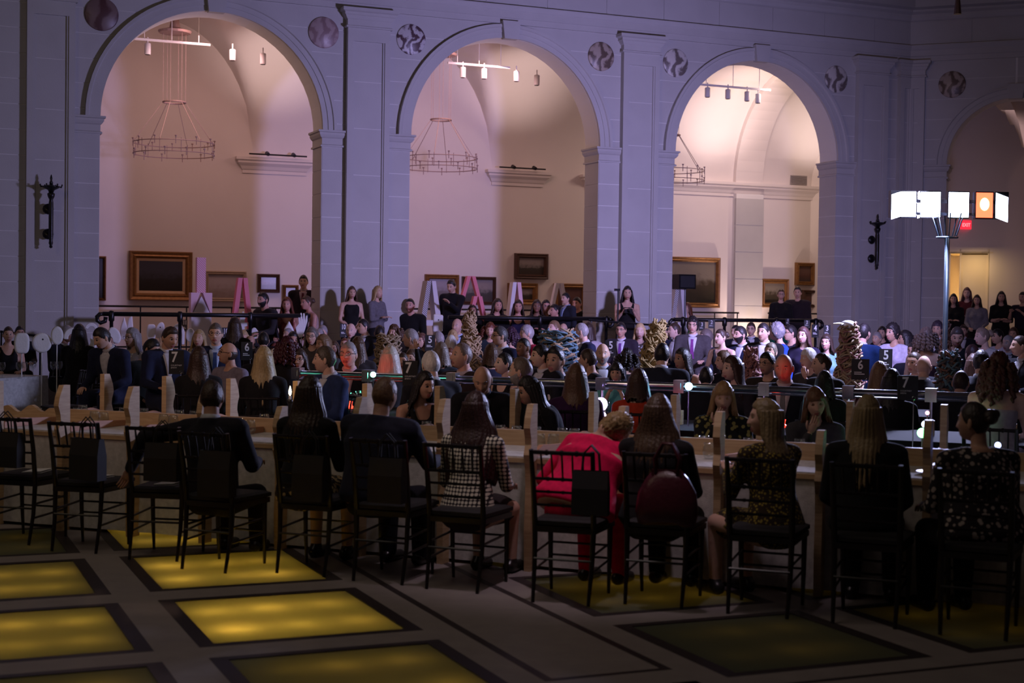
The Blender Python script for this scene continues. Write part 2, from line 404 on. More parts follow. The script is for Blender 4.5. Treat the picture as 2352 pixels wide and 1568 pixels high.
impost(CWALL, CF, .31, .75, 0, .52, 1); impost(CWALL, CF, 3.29, 3.75, 0, .52, -1)
for a, b in ((.31, .75), (3.29, 3.75)):
    z = Z0C
    while z < 4.39: block(CWALL, CF, [(a+J, z+J), (b-J, z+J), (b-J, z+CH-J), (a+J, z+CH-J)], 0, bw); z += CH
ks = [4.676, 4.793, 5.186, 5.579, 5.972, 6.365, 6.733]
for z0, z1 in zip(ks, ks[1:]):
    for sgn, ue in ((-1, .31), (1, 3.75)):
        arc = [(2.02 + sgn*(math.sqrt(max(1.48**2 - (z0+(z1-z0)*k/6-ZI)**2, .0004))+.004), z0+J+(z1-z0-2*J)*k/6) for k in range(7)]
        block(CWALL, CF, [(ue - sgn*J, z0+J)] + arc + [(ue - sgn*J, z1-J)], 0, bw)
# entablature: architrave, frieze of blocks, cornice, carried round both corners
ENT = [(0, 6.733), (.03, 6.733), (.03, 6.83), (.05, 6.84), (.05, 6.95), (.07, 6.97), (.11, 7.03), (.11, 7.05), (.0, 7.06)]
FRZ = [(.0, 7.06), (.0, 7.55)]
CORN = [(.0, 7.53), (.03, 7.55), (.06, 7.60), (.06, 7.66), (.14, 7.70), (.14, 7.74), (.30, 7.76), (.30, 7.90), (.36, 7.98), (.36, 8.04), (0, 8.1)]
def entab(name, prof):
    mb = MB(); rings = []
    n1 = WY*-1; n2 = TY*-1; n0 = TYL*-1
    m12 = (n1+n2)/(1+n1.dot(n2)); m01 = (n0+n1)/(1+n0.dot(n1))
    for base, nn in ((LF(3, 0), n0), (C1, m01), (C0, m12), (CF(7, 0), n2)):
        rings.append([Vector((base.x, base.y, 0)) + nn*e + Vector((0, 0, z)) for e, z in [(-.02, prof[0][1])] + list(prof) + [(-.02, prof[-1][1])]])
    mb.loft(rings); return mb.build(name, STONE)
for i, (pf, lb) in enumerate(((ENT, 'moulded stone architrave above the arches'), (FRZ, 'plain stone frieze under the cornice'), (CORN, 'projecting stone cornice at the top of the wall'))):
    struct(entab('trim_%d' % (i+1), pf), lb)
fz = bpy.data.objects['trim_2']
for F, L_, v in ((WF, (UE0, UE1), D), (CF, (0, 7), 0)):
    u = L_[0]
    while u < L_[1]-.05:
        e = min(u+1.18, L_[1]); mb = MB(); wbox(mb, u+.006, e-.006, v-.012, v+.005, 7.075, 7.52, F=F); mb.build('stone_block', STONE, fz); u += 1.18
# round marble medallions in the spandrels
def marble(name, c1, c2, sc, dist):
    m = bpy.data.materials.new(name); m.use_nodes = True; nt = m.node_tree; N = nt.nodes; L = nt.links; b = N['Principled BSDF']
    tc = N.new('ShaderNodeTexCoord'); w = N.new('ShaderNodeTexWave'); w.inputs['Scale'].default_value = sc; w.inputs['Distortion'].default_value = dist; w.inputs['Detail'].default_value = 5; w.inputs['Detail Scale'].default_value = 2.4
    cr = N.new('ShaderNodeValToRGB'); cr.color_ramp.elements[0].position = .3; cr.color_ramp.elements[1].position = .85; cr.color_ramp.elements[0].color = (*c1, 1); cr.color_ramp.elements[1].color = (*c2, 1)
    L.new(tc.outputs['Object'], w.inputs['Vector']); L.new(w.outputs['Fac'], cr.inputs[0]); L.new(cr.outputs[0], b.inputs['Base Color']); b.inputs['Roughness'].default_value = .4
    return m
MM = [marble('dark_red_marble', (.10, .045, .045), (.20, .13, .12), 1.1, 6), marble('rose_marble', (.26, .17, .17), (.40, .30, .29), 1.6, 9), marble('veined_marble', (.09, .05, .06), (.55, .52, .52), 1.6, 14), marble('brown_marble', (.13, .09, .07), (.42, .34, .28), 1.5, 10), marble('grey_marble', (.16, .13, .12), (.60, .56, .52), 1.3, 10)]
for (x, y, rp), m in zip(((233, 33, 37), (743, 75, 33), (944, 91, 31), (1380, 130, 29), (1551, 145, 27), (1920, 182, 24)), (MM[0], MM[1], MM[2], MM[3], MM[4], MM[4])):
    p = P_wall(x, y, D); md = MB(); md.lathe([(.245, 0), (.262, .004), (.262, .016), (.25, .026), (.0, .03)], n=36)
    me = md.mesh('medallion', m, True); o = link('medallion', me, WALL); o.location = p; o.rotation_euler = (R(90), 0, YAW)
pm = CF(.822, 0, 6.257); me = MB().lathe([(.245, 0), (.262, .004), (.262, .016), (.25, .026), (.0, .03)], n=36).mesh('medallion', MM[3], True)
o = link('medallion', me, CWALL); o.location = pm; o.rotation_euler = (R(90), 0, TA)
# ================================================================== GALLERY BEHIND THE ARCADE
pf = MB(); wbox(pf, -4, 26, 23.15, DG+.2, 0, ZP-.001); plat = struct(pf.build('trim_4', TERR), 'raised gallery floor behind the tables')
gw = MB(); wbox(gw, -4, 26, DG, DG+.3, ZP, 8.2); GW = struct(gw.build('wall_far', PLASTER), 'pale gallery wall hung with paintings')
# groin vault: crossing barrels per bay, a plain barrel with one rib beyond
RG = (DG-DB)/2; vc = (DG+DB)/2
va = MB(); nu, nv = 168, 26
us = np.linspace(-1.0, 24.0, nu+1); vs_ = np.array([DB + (DG-DB)*(1-math.cos(PI*k/nv))/2 for k in range(nv+1)])
vv = []
for u in us:
    for v in vs_:
        h = RG*math.sqrt(max(0, 1-((v-vc)/RG)**2))
        if u < 13.35:
            c = min((b_ for b_ in (-.3, 4.88, 10.06)), key=lambda q: abs(q-u)); x = (u-c)/1.86
            if abs(x) < 1: h = max(h, 2.62*math.sqrt(1-x*x))
        elif v < vc + .3:           # beyond, only the arcade side has lunettes
            x = (u - (15.24 if u < 17.9 else 20.42))/1.86
            if abs(x) < 1: h = max(h, 2.37*math.sqrt(1-x*x))
        vv.append(WF(u, v, ZI + h + .003))
va.add(vv, [(i*(nv+1)+j, i*(nv+1)+j+1, (i+1)*(nv+1)+j+1, (i+1)*(nv+1)+j) for i in range(nu) for j in range(nv)])
VAULT = struct(va.build('ceiling', PLASTER, smooth=True), 'pale groin vault of the gallery')
for u0, u1 in ((17.95, 18.68),):       # transverse rib and its pilaster on the far wall
    rb = MB(); rings = []
    for k in range(29):
        an = PI*k/28; rings.append([WF(uu, vc + r_*math.cos(an), ZI + r_*math.sin(an)) for uu, r_ in ((u0, RG), (u0, RG-.12), (u1, RG-.12), (u1, RG))])
    rb.loft(rings); rb.build('vault_rib', PLASTER, VAULT)
    pp = MB(); wbox(pp, u0, u1, DG-.16, DG+.01, ZP, 4.42); PP = pp.build('gallery_pilaster', MORTAR, GW)
    z = ZP+.1
    while z < 4.3: mb = MB(); wbox(mb, u0-.008, u1+.008, DG-.172, DG-.1, z+.006, min(z+.62, 4.4)-.006); mb.build('stone_block', STONE, PP); z += .62
# cornice of the far wall in the third bay and beyond; short ledges (springers) opposite the piers
def ledge(u0, u1, parent, dep=.2):
    mb = MB(); prof = [(0, 4.36), (.03, 4.36), (.03, 4.42), (.05, 4.44), (.08, 4.50), (.14, 4.56), (.14, 4.60), (.18, 4.62), (.18, ZI)]
    rings = [[WF(u0-e, DG+.01, z), WF(u0-e, DG-e, z), WF(u1+e, DG-e, z), WF(u1+e, DG+.01, z)] for e, z in prof]
    mb.loft(rings); return mb.build('ledge', PLASTER, parent)
for u0, u1 in ((1.2, 2.7), (6.55, 7.80), (11.95, 13.1)):
    ledge(u0, u1, GW)
    if u0 > 2:
        b = MB(); b.tube([WF(u0+.05, DG-.26, ZI+.05), WF(u1-.02, DG-.26, ZI+.05)], .016, 8)
        lo = b.build('light_track', BLACKM, GW)
        for q in (.35, .78): h = MB(); c = WF(u0 + (u1-u0)*q, DG-.26, ZI+.055); h.cone(c, c + WY*.11 + Vector((0, 0, .03)), .035, .045, 10); h.build('track_head', BLACKM, lo)
ledge(14.2, 24, GW)
vn = MB(); wbox(vn, 19.5, 19.97, DG-.015, DG+.02, 4.70, 4.93); V_ = vn.build('air_vent', mat('vent_grey', (.25, .22, .22), .6, noise_c=(30, (.3, .27, .26), .4)), GW)
for k in range(6): sl = MB(); wbox(sl, 19.52, 19.95, DG-.03, DG-.012, 4.72+k*.035, 4.735+k*.035); sl.build('vent_slat', mat('vent_grey', ()), V_)
# end walls that close the gallery
for u_ in (-1.0, 24.0): e = MB(); wbox(e, u_-.1, u_+.1, DB, DG, ZP, 8); e.build('end_wall', PLASTER, GW)
# light in the third bay: uplights standing on the cornice and a floor uplight by the pilaster
for u_, pw in ((17.2, 95), (19.95, 105)): lamp('cornice_uplight', 'SPOT', WF(u_, DG-1.5, ZI-.02), pw, (1.0, .78, .76), target=WF(u_+.1, DG-.5, 6.3), size=.10, angle=96, blend=1.0)
lamp('floor_uplight', 'SPOT', WF(18.3, DG-.80, ZP+.12), 170, (1.0, .72, .62), target=WF(18.3, DG, 3.0), size=.05, angle=80, blend=.7)
for b in BAYS[:2]: lamp('vault_uplight', 'SPOT', WF(b+1.9, 26.6, 4.9), 150, (1.0, .74, .72), target=WF(b+2.2, 28.3, 6.6), size=.06, angle=70, blend=1.0)
lamp('gallery_lamp', 'AREA', WF(17.5, 26.6, 6.6), 95, (1.0, .72, .62), target=WF(17.0, 29.3, 2.0), size=1.2)
# the room beyond the canted arch with the warm doorway
rm = MB()
def rq(a, b, c, d): rm.add([a, b, c, d], [(0, 1, 2, 3)])
T2 = 4.7
rq(CF(-3, T2, ZP), CF(.42, T2, ZP), CF(.42, T2, 8), CF(-3, T2, 8)); rq(CF(1.25, T2, ZP), CF(8, T2, ZP), CF(8, T2, 8), CF(1.25, T2, 8)); rq(CF(.42, T2, 3.10), CF(1.25, T2, 3.10), CF(1.25, T2, 8), CF(.42, T2, 8))
RW = struct(rm.build('wall_end', PLASTER), 'plain wall of the room beyond the corner arch')
rf = MB(); rf.add([CF(-3, .5, ZP), CF(8, .5, ZP), CF(8, 9, ZP), CF(-3, 9, ZP)], [(0, 1, 2, 3)]); rf.build('floor_slab', TERR, RW)
db = MB(); db.obox(CF(.64, T2+.6, 1.85), TX*.02, TY*.6, (0, 0, 1.35)); db.obox(CF(1.25, T2+.8, 1.85), TX*.02, TY*.8, (0, 0, 1.35)); db.obox(CF(.85, T2+1.6, 1.85), TX*1.0, TY*.02, (0, 0, 1.35)); db.obox(CF(.85, T2+.8, 3.12), TX*.5, TY*.8, (0, 0, .02)); db.obox(CF(.2, T2+.8, 1.85), TX*.02, TY*.8, (0, 0, 1.35))
db.build('door_recess', mat('cream_paint', (.75, .66, .50), .7, noise_c=(3, (.7, .6, .46), .3)), RW)
do = MB(); do.obox(CF(.93, T2+.06, 1.79), TX*.315, TY*.02, (0, 0, 1.28)); DO = struct(do.build('door_1', mat('cream_paint', ())), 'pale cream door standing lit at the end of the room')
hd = MB(); hd.tube([CF(.72, T2+.0, 1.5), CF(.72, T2-.05, 1.5), CF(.72, T2-.05, 1.62), CF(.72, T2, 1.62)], .012, 6); hd.build('door_handle', CHROME, DO)
lamp('door_lamp', 'AREA', CF(.53, T2+.9, 2.6), 26, (1.0, .70, .32), target=CF(.50, T2+.1, 1.2), size=.25)
lamp('door_wash', 'AREA', CF(.95, T2-.55, 3.0), 5, (1.0, .66, .28), target=CF(.95, T2+.1, 1.6), size=.4)
rc = MB(); n_ = 20; rings = []
for k in range(n_+1):
    an = PI*k/n_; rings.append([CF(2.02 - 2.6*math.cos(an), t_, 4.2 + 2.4*math.sin(an)) for t_ in (.5, T2)])
rc.loft(rings, cap=False, closed=False); struct(rc.build('ceiling_vault', PLASTER, smooth=True), 'barrel vault beyond the corner arch')
lamp('room_lamp', 'AREA', CF(2.3, 2.2, 6.0), 10, (.95, .62, .62), target=CF(2.3, 3, 0), size=1.5)
# ================================================================== THINGS ON THE WALLS AND IN THE GALLERY
def sconce(u, z0, z1, label):
    """wrought torch on two round wall bosses"""
    c = WF(u, D-.28); t = thing('wall_torch', label, 'sconce', (c.x, c.y, z0), YAW, 'iron torches on the pilasters'); H = z1 - z0
    s = MB(); s.lathe([(.0, 0), (.028, .02), (.02, .05), (.034, .08), (.028, .12), (.036, .2), (.036, H*.62), (.028, H*.66), (.05, H*.70), (.06, H*.74), (.03, H*.76)], n=10); s.build('shaft', BLACKM, t, True)
    b = MB(); b.lathe([(.03, H*.75), (.05, H*.79), (.13, H*.825), (.15, H*.84), (.10, H*.85), (.03, H*.86), (.02, H*.9)], n=12)
    for k in range(6):
        an = k*PI/3; b.tube([(.10*math.cos(an), .10*math.sin(an), H*.84), (.15*math.cos(an), .15*math.sin(an), H*.83), (.165*math.cos(an), .165*math.sin(an), H*.87)], .012, 5)
    b.build('bowl', BLACKM, t, True)
    f = MB(); f.lathe([(.018, H*.86), (.03, H*.89), (.014, H*.92), (.02, H*.95), (.006, H)], n=8); f.build('finial', BLACKM, t, True)
    for q in (.20, .54):
        d = MB(); d.tube([(0, .0, H*q), (-.03, .165, H*q)], .022, 8); d.lathe([(0, -.03), (.07, -.025), (.085, 0), (.07, .02), (0, .03)], n=12)
        m = Matrix.Rotation(R(90), 3, 'X'); k = len(d.v) - 60
        for i in range(k, len(d.v)): p = m @ Vector(d.v[i]); d.v[i] = (p.x-.03, p.y+.14, p.z+H*q)
        d.build('wall_boss', BLACKM, t, True)
sconce(2.307, 2.56, 3.70, 'black iron torch on the far left pilaster')
sconce(17.84, 2.58, 3.66, 'black iron torch on the pilaster left of the stage lights')
GOLD = mat('gilt_frame', (.30, .15, .045), .42, metal=.55, noise_c=(18, (.20, .09, .03), .4), bump=(40, .6))
WOODF = mat('dark_wood_frame', (.075, .032, .016), .45, noise_c=(22, (.05, .02, .01), .4))
PALEF = mat('pale_frame', (.42, .32, .22), .5, noise_c=(20, (.36, .27, .19), .4))
def canvas(i, sky, mid, low, sp=.55):
    m = bpy.data.materials.new('oil_landscape_%d' % i); m.use_nodes = True; nt = m.node_tree; N = nt.nodes; L = nt.links; b = N['Principled BSDF']
    tc = N.new('ShaderNodeTexCoord'); sx = N.new('ShaderNodeSeparateXYZ'); L.new(tc.outputs['Generated'], sx.inputs[0])
    n = N.new('ShaderNodeTexNoise'); n.inputs['Scale'].default_value = 6; n.inputs['Detail'].default_value = 6; L.new(tc.outputs['Generated'], n.inputs['Vector'])
    ma = N.new('ShaderNodeMath'); ma.operation = 'MULTIPLY_ADD'; ma.inputs[1].default_value = .55; L.new(n.outputs[0], ma.inputs[0]); L.new(sx.outputs['Z'], ma.inputs[2])
    cr = N.new('ShaderNodeValToRGB'); e = cr.color_ramp.elements; e[0].position = .35; e[0].color = (*low, 1); e[1].position = .95; e[1].color = (*sky, 1)
    k = e.new(sp+.12); k.color = (*mid, 1); k = e.new(sp+.24); k.color = tuple(a*.6+b_*.4 for a, b_ in zip(sky, mid)) + (1,)
    L.new(ma.outputs[0], cr.inputs[0]); L.new(cr.outputs[0], b.inputs['Base Color']); b.inputs['Roughness'].default_value = .3
    return m
def painting(i, x0, y0, x1, y1, fmat, cv, label, fw_=.12, liner=None):
    a, b = P_wall(x0, y0, DG-.05), P_wall(x1, y1, DG-.05)
    u0, u1 = a.dot(WX), b.dot(WX); zt = (a.z + P_wall(x1, y0+ (x1-x0)*.004, DG-.05).z)/2; zb = (b.z + P_wall(x0, y1, DG-.05).z)/2
    c = WF((u0+u1)/2, DG-.05); t = thing('painting', label, 'painting', (c.x, c.y, (zt+zb)/2), YAW); hw, hh = (u1-u0)/2, (zt-zb)/2
    f = MB(); w = fw_
    prof = [(0, .05), (0, -.03), (.02, -.06), (w*.5, -.04), (w*.7, -.055), (w, -.01), (w, .05)]
    rings = [[Vector((sx*(hw-e), y, sz*(hh-e))) for e, y in prof] for sx, sz in ((-1, -1), (1, -1), (1, 1), (-1, 1))]
    f.loft(rings + [rings[0]], cap=False); f.build('picture_frame', fmat, t)
    if liner:
        l = MB(); e0, e1 = w, w+.05
        rings = [[Vector((sx*(hw-e), y, sz*(hh-e))) for e, y in ((e0, .03), (e0, -.012), (e1, .0), (e1, .03))] for sx, sz in ((-1, -1), (1, -1), (1, 1), (-1, 1))]
        l.loft(rings + [rings[0]], cap=False); l.build('frame_liner', liner, t); w = e1
    cvm = MB(); cvm.box(-hw+w-.01, hw-w+.01, .005, .03, -hh+w-.01, hh-w+.01); cvm.build('canvas', cv, t)
dk = canvas(1, (.055, .055, .07), (.03, .026, .024), (.02, .016, .012)); lt = canvas(2, (.42, .36, .36), (.33, .27, .25), (.25, .19, .17)); gr = canvas(3, (.26, .22, .20), (.05, .045, .035), (.05, .035, .025)); bl = canvas(4, (.30, .27, .32), (.16, .14, .14), (.09, .07, .06)); gn = canvas(5, (.20, .17, .13), (.055, .04, .025), (.03, .026, .016), .62); rd = canvas(6, (.12, .06, .05), (.09, .035, .03), (.05, .03, .03))
LIN = mat('pale_gilt_liner', (.62, .42, .25), .4, metal=.3, noise_c=(16, (.55, .36, .2), .3))
PT = [(222, 588, 243, 690, GOLD, dk, 'narrow sliver of a gilt-framed painting at the left pier edge', .05, None),
      (297, 577, 441, 690, GOLD, dk, 'large dark landscape in a wide gilt frame with a pale liner', .14, LIN),
      (470, 622, 565, 693, PALEF, lt, 'pale hazy picture in a light frame behind the pink striped sculpture', .08, None),
      (592, 629, 642, 672, WOODF, bl, 'small seascape in a dark wooden frame in the left arch', .07, None),
      (650, 654, 685, 706, GOLD, gr, 'small upright gilt-framed picture beside the man in the left arch', .06, None),
      (977, 630, 1053, 697, GOLD, bl, 'gilt-framed pale picture behind the waiter in black', .10, None),
      (1062, 635, 1138, 700, WOODF, gr, 'stormy landscape in a dark frame behind the pink ladders', .07, None),
      (1183, 582, 1258, 641, WOODF, gr, 'picture hung highest in the middle arch, dark frame and pale sky', .10, None),
      (1167, 650, 1234, 700, GOLD, gr, 'gilt-framed small landscape low in the middle arch', .12, None),
      (1273, 651, 1345, 720, GOLD, rd, 'gilt-framed dark picture at the right edge of the middle arch', .10, None),
      (1530, 590, 1652, 706, GOLD, gn, 'large woodland landscape in a gilt frame in the right arch', .11, None),
      (1748, 640, 1810, 706, GOLD, gn, 'square gilt-framed picture behind the woman in the green skirt', .11, None),
      (1828, 603, 1869, 655, GOLD, rd, 'small upright picture hung high at the right of the right arch', .09, None),
      (1842, 666, 1884, 706, WOODF, rd, 'small wood-framed picture below the high one in the right arch', .08, None)]
for i, p in enumerate(PT): painting(i, *p[:4], p[4], p[5], p[6], p[7], p[8])
# ring chandeliers of two hoops on long cables
BRASS = mat('pale_aged_brass', (.30, .20, .19), .55, metal=.2, noise_c=(20, (.36, .25, .23), .4))
CHM = {}
def chandelier(u, label, v=26.9):
    c = WF(u, v); t = thing('ring_chandelier', label, 'chandelier', (c.x, c.y, 0), YAW, 'ring chandeliers in the gallery'); r = .72
    hoops = ((4.62, r), (4.42, r))
    for z, rr in hoops:
        h = MB(); h.tube([(rr*math.cos(2*PI*k/40), rr*math.sin(2*PI*k/40), z) for k in range(41)], .009, 6, cap=False); o = h.build('hoop', BRASS, t)
    if 'strut' not in CHM:
        s_ = MB(); s_.tube([(r, 0, 4.40), (r, 0, 4.66)], .006, 5); CHM['strut'] = s_.mesh('strut', BRASS)
        s_ = MB(); s_.tube([(r, 0, -.07), (r, 0, .07)], .008, 5); s_.lathe([(.018, .055), (.022, .075), (.006, .08)], (r, 0, 0), 6); CHM['candle_arm'] = s_.mesh('candle_arm', BRASS)
    for k in range(12): link('strut', CHM['strut'], t, None, 2*PI*k/12)
    for k in range(24): link('candle_arm', CHM['candle_arm'], t, (0, 0, 4.62 if k % 2 else 4.42), 2*PI*(k+.5)/24)
    sr = MB(); sr.tube([(.2*math.cos(2*PI*k/24), .2*math.sin(2*PI*k/24), 5.36) for k in range(25)], .016, 6, cap=False); sr.build('spreader_ring', BRASS, t)
    ca = MB(); an_ = [PI*k/3 for k in range(6)]
    for a in an_:
        ca.tube([(r*math.cos(a), r*math.sin(a), 4.62), (.2*math.cos(a), .2*math.sin(a), 5.36)], .006, 4)
        ca.tube([(.2*math.cos(a), .2*math.sin(a), 5.36), (.2*math.cos(a), .2*math.sin(a), 6.60)], .0035, 4)
    ca.build('cables', BRASS, t)
    cn = MB(); cn.lathe([(.0, 6.58), (.28, 6.60), (.30, 6.64), (.1, 6.70), (.03, 7.05)], n=20); cn.build('canopy', BRASS, t)
chandelier(4.74, 'double-hoop chandelier hanging in the left arch'); chandelier(9.87, 'double-hoop chandelier hanging in the middle arch'); chandelier(14.95, 'double-hoop chandelier half hidden by the third pier')
# white can spotlights on ceiling tracks
CANW = mat('white_lamp_can', (.75, .72, .74), .5, noise_c=(20, (.7, .67, .69), .3))
def can(x, y, label, trk=None):
    p = P_wall(x, y, 26.4); t = thing('track_spotlight', label, 'spotlight', p, YAW, 'white can spotlights under the gallery vault')
    b = MB(); b.lathe([(.0, -.10), (.052, -.10), (.056, -.09), (.056, .09), (.04, .10), (0, .10)], n=14); b.build('can', CANW, t, True)
    g = MB(); g.lathe([(0, -.094), (.044, -.094), (.044, -.106), (.038, -.106), (.0, -.098)], n=12); g.build('lamp_face', BLACKM, t)
    s = MB(); s.tube([(0, 0, .10), (0, 0, .20)], .012, 6); s.build('stem', CANW, t); return t
for x, y, l in ((339, 112, 'leftmost white can spotlight in the left arch'), (534, 126, 'white can spotlight right of the left chandelier'), (604, 135, 'white can spotlight against the bright vault of the left arch'),
                (1063, 166, 'first white can spotlight from the left in the middle arch'), (1112, 169, 'second white can spotlight from the left in the middle arch'), (1186, 175, 'third white can spotlight from the left in the middle arch'), (1233, 184, 'last white can spotlight from the left in the middle arch'),
                (1625, 212, 'first white can spotlight from the left in the right arch'), (1672, 216, 'second white can spotlight from the left in the right arch'), (1716, 221, 'third white can spotlight from the left in the right arch'), (1741, 226, 'last white can spotlight from the left in the right arch')): can(x, y, l)
for x0, y0, x1, y1, l in ((318, 91, 470, 101, 'white lighting track over the left arch'), (1040, 146, 1160, 154, 'white lighting track over the middle arch'), (1605, 193, 1760, 207, 'white lighting track over the right arch')):
    a, b = P_wall(x0, y0, 26.4), P_wall(x1, y1, 26.4); z = (a.z+b.z)/2; c = (a+b)/2
    t = thing('lighting_track', l, 'track', (c.x, c.y, z), YAW); L_ = (b-a).length/2+.1
    m = MB(); m.box(-L_, L_, -.02, .02, -.02, .02); m.build('rail', CANW, t)
    for k in (-.7, 0, .7): m = MB(); m.tube([(L_*k, 0, 0), (L_*k, 0, .5)], .007, 5); m.build('hanger', CANW, t)
# dark handrails with scrolled ends along the gallery edge
def handrail(u0, u1, posts, label, scroll=(1, 1), z=1.56, v=23.35):
    c = WF(u0, v); t = thing('handrail', label, 'railing', (c.x, c.y, 0), YAW, None); W_ = u1-u0
    def sc(x, d): return [(x + d*(.02+.07*math.sin(a)), 0, z - .07 + .07*math.cos(a)) for a in (R(20), R(70), R(120), R(170), R(230), R(290))]
    pts = [(0, 0, z), (W_, 0, z)]
    m = MB(); m.tube(pts, .036, 10); m.build('rail', BLACKM, t, True)
    if scroll[0]: m = MB(); m.tube([(0, 0, z)] + sc(0, -1), .034, 8); m.build('scroll', BLACKM, t, True)
    if scroll[1]: m = MB(); m.tube([(W_, 0, z)] + sc(W_, 1), .034, 8); m.build('scroll', BLACKM, t, True)
    for p in posts:
        m = MB(); m.lathe([(.05, ZP), (.05, ZP+.03), (.028, ZP+.05), (.028, z-.12), (.045, z-.1), (.045, z-.06), (.05, z+.02), (.03, z+.05), (0, z+.055)], (p*W_, 0, 0), 10); m.build('post', BLACKM, t, True)
    m = MB(); m.tube([(.0, 0, ZP+.55), (W_, 0, ZP+.55)], .014, 6); m.build('lower_bar', BLACKM, t)
handrail(P_wall(236, 725, 23.35).dot(WX), P_wall(712, 727, 23.35).dot(WX), (.04, .36, .7, .98), 'thick black handrail across the left arch', (1, 0))
handrail(P_wall(1030, 716, 23.35).dot(WX), P_wall(1398, 720, 23.35).dot(WX), (.1, .56, .985), 'thick black handrail across the middle arch', (0, 1))
handrail(P_wall(1548, 733, 23.35).dot(WX), P_wall(1880, 738, 23.35).dot(WX), (.06, .34, .7, .98), 'thick black handrail across the right arch', (1, 1))
def ramp_rail(x0, y0, x1, y1, label):
    a, b = P_wall(x0, y0, 22.6), P_wall(x1, y1, 22.6); t = thing('ramp_rail', label, 'railing', (a.x, a.y, 0), YAW); Lx = (b-a).dot(WX)
    m = MB(); m.tube([(0, 0, a.z), (Lx, 0, b.z)], .018, 8); m.build('rail', BLACKM, t)
    for q in (0.03, .5, .97): m = MB(); m.tube([(Lx*q, 0, 0), (Lx*q, 0, a.z+(b.z-a.z)*q)], .014, 6); m.build('post', BLACKM, t)
ramp_rail(1352, 735, 1562, 751, 'thin black ramp rail in front of the third pier'); ramp_rail(0, 761, 95, 772, 'thin black ramp rail low at the far left wall')
def barrier(x0, x1, y, label, n=3):
    a, b = P_wall(x0, y, DG-.9), P_wall(x1, y+ (x1-x0)*.012, DG-.9); z = (a.z+b.z)/2; t = thing('picture_barrier', label, 'railing', (a.x, a.y, 0), YAW); Lx = (b-a).dot(WX)
    m = MB(); m.tube([(0, 0, z), (Lx, 0, z)], .02, 6); m.build('rail', BLACKM, t)
    for k in range(n): m = MB(); q = .03 + .94*k/(n-1); m.tube([(Lx*q, 0, ZP), (Lx*q, 0, z)], .014, 6); m.lathe([(.09, ZP), (.09, ZP+.015), (.02, ZP+.03)], (Lx*q, 0, 0), 10); m.build('post', BLACKM, t)
barrier(200, 646, 702, 'thin black barrier before the pictures in the left arch', 5); barrier(935, 1345, 709, 'thin black barrier before the pictures in the middle arch', 5)
barrier(1585, 1697, 717, 'thin black barrier left of the bright pilaster', 3); barrier(1764, 1900, 719, 'thin black barrier right of the bright pilaster', 3)
# standing A-frame sculptures of printed board
def hatch(name, c1, c2, sc):
    m = bpy.data.materials.new(name); m.use_nodes = True; nt = m.node_tree; N = nt.nodes; L = nt.links; b = N['Principled BSDF']
    tc = N.new('ShaderNodeTexCoord'); w = N.new('ShaderNodeTexWave'); w.bands_direction = 'DIAGONAL'; w.inputs['Scale'].default_value = sc; w.inputs['Distortion'].default_value = .4
    cr = N.new('ShaderNodeValToRGB'); cr.color_ramp.interpolation = 'CONSTANT'; cr.color_ramp.elements[1].position = .55; cr.color_ramp.elements[0].color = (*c1, 1); cr.color_ramp.elements[1].color = (*c2, 1)
    L.new(tc.outputs['Object'], w.inputs['Vector']); L.new(w.outputs['Fac'], cr.inputs[0]); L.new(cr.outputs[0], b.inputs['Base Color']); b.inputs['Roughness'].default_value = .7; return m
PINK = mat('pink_board', (.80, .24, .30), .65, noise_c=(9, (.74, .20, .26), .3)); PKL = mat('light_pink_board', (.85, .55, .62), .65, noise_c=(9, (.8, .5, .56), .3)); WHB = mat('white_board', (.78, .74, .78), .65, noise_c=(9, (.72, .68, .72), .3))
HW = hatch('black_hatched_board', (.75, .72, .75), (.10, .09, .10), 16); HP = hatch('pink_hatched_board', (.85, .60, .66), (.75, .22, .30), 16)
def aframe(x, ytop, v, spread, wd, m1, m2, label, rz=0, slope=1.):
    p = P_wall(x, ytop, v); h = p.z - ZP; t = thing('a_frame_sculpture', label, 'sculpture', (p.x, p.y, ZP), YAW+rz, 'board trestle sculptures in the gallery')
    for s, m in ((-1, m1), (1, m2)):
        b = MB(); b.prism([(s*.005, -wd/2, h), (s*spread, -wd/2, 0), (s*(spread+wd*.55), -wd/2, 0), (s*(.05*slope+.03), -wd/2, h)], (0, wd, 0)); b.build('board', m, t)
    c = MB(); q = .42; c.box(-spread*q*1.3, spread*q*1.3, -wd*.3, wd*.3, h*(1-q)-.10, h*(1-q)); c.build('cross_board', m2, t)
# obelisk of white and pink board with a hatched chimney
p = P_wall(460, 735, 25.2); t = thing('obelisk_sculpture', 'tall white and pink board tower with a striped top in the left arch', 'sculpture', (p.x, p.y, ZP), YAW)
b = MB(); b.prism([(-.17, -.1, 0), (.17, -.1, 0), (.17, -.1, 1.02), (.0, -.1, 1.36), (-.17, -.1, 1.02)], (0, .2, 0)); b.build('tower', WHB, t)
for s in (-1, 1): b = MB(); b.prism([(s*.18, -.105, 1.0), (s*.18, -.105, 1.42), (s*.02, -.105, 1.42)], (0, .2, 0)); b.build('shoulder', PKL, t)
b = MB(); b.box(-.075, .075, -.07, .07, 1.42, 2.02); b.build('chimney', HP, t)
aframe(556, 638, 25.3, .20, .16, PINK, PINK, 'narrow pink board trestle left of the man at the rail')
aframe(986, 645, 25.3, .22, .26, HW, WHB, 'grey and white hatched board trestle left of the waiter')
aframe(1081, 634, 25.9, .55, .10, PINK, PINK, 'taller of the two crossed pink ladders in the middle arch')
aframe(1096, 680, 25.0, .36, .10, PINK, PINK, 'lower of the two crossed pink ladders in the middle arch')
aframe(1184, 648, 25.3, .20, .16, WHB, PKL, 'white and light pink board trestle in the middle arch')
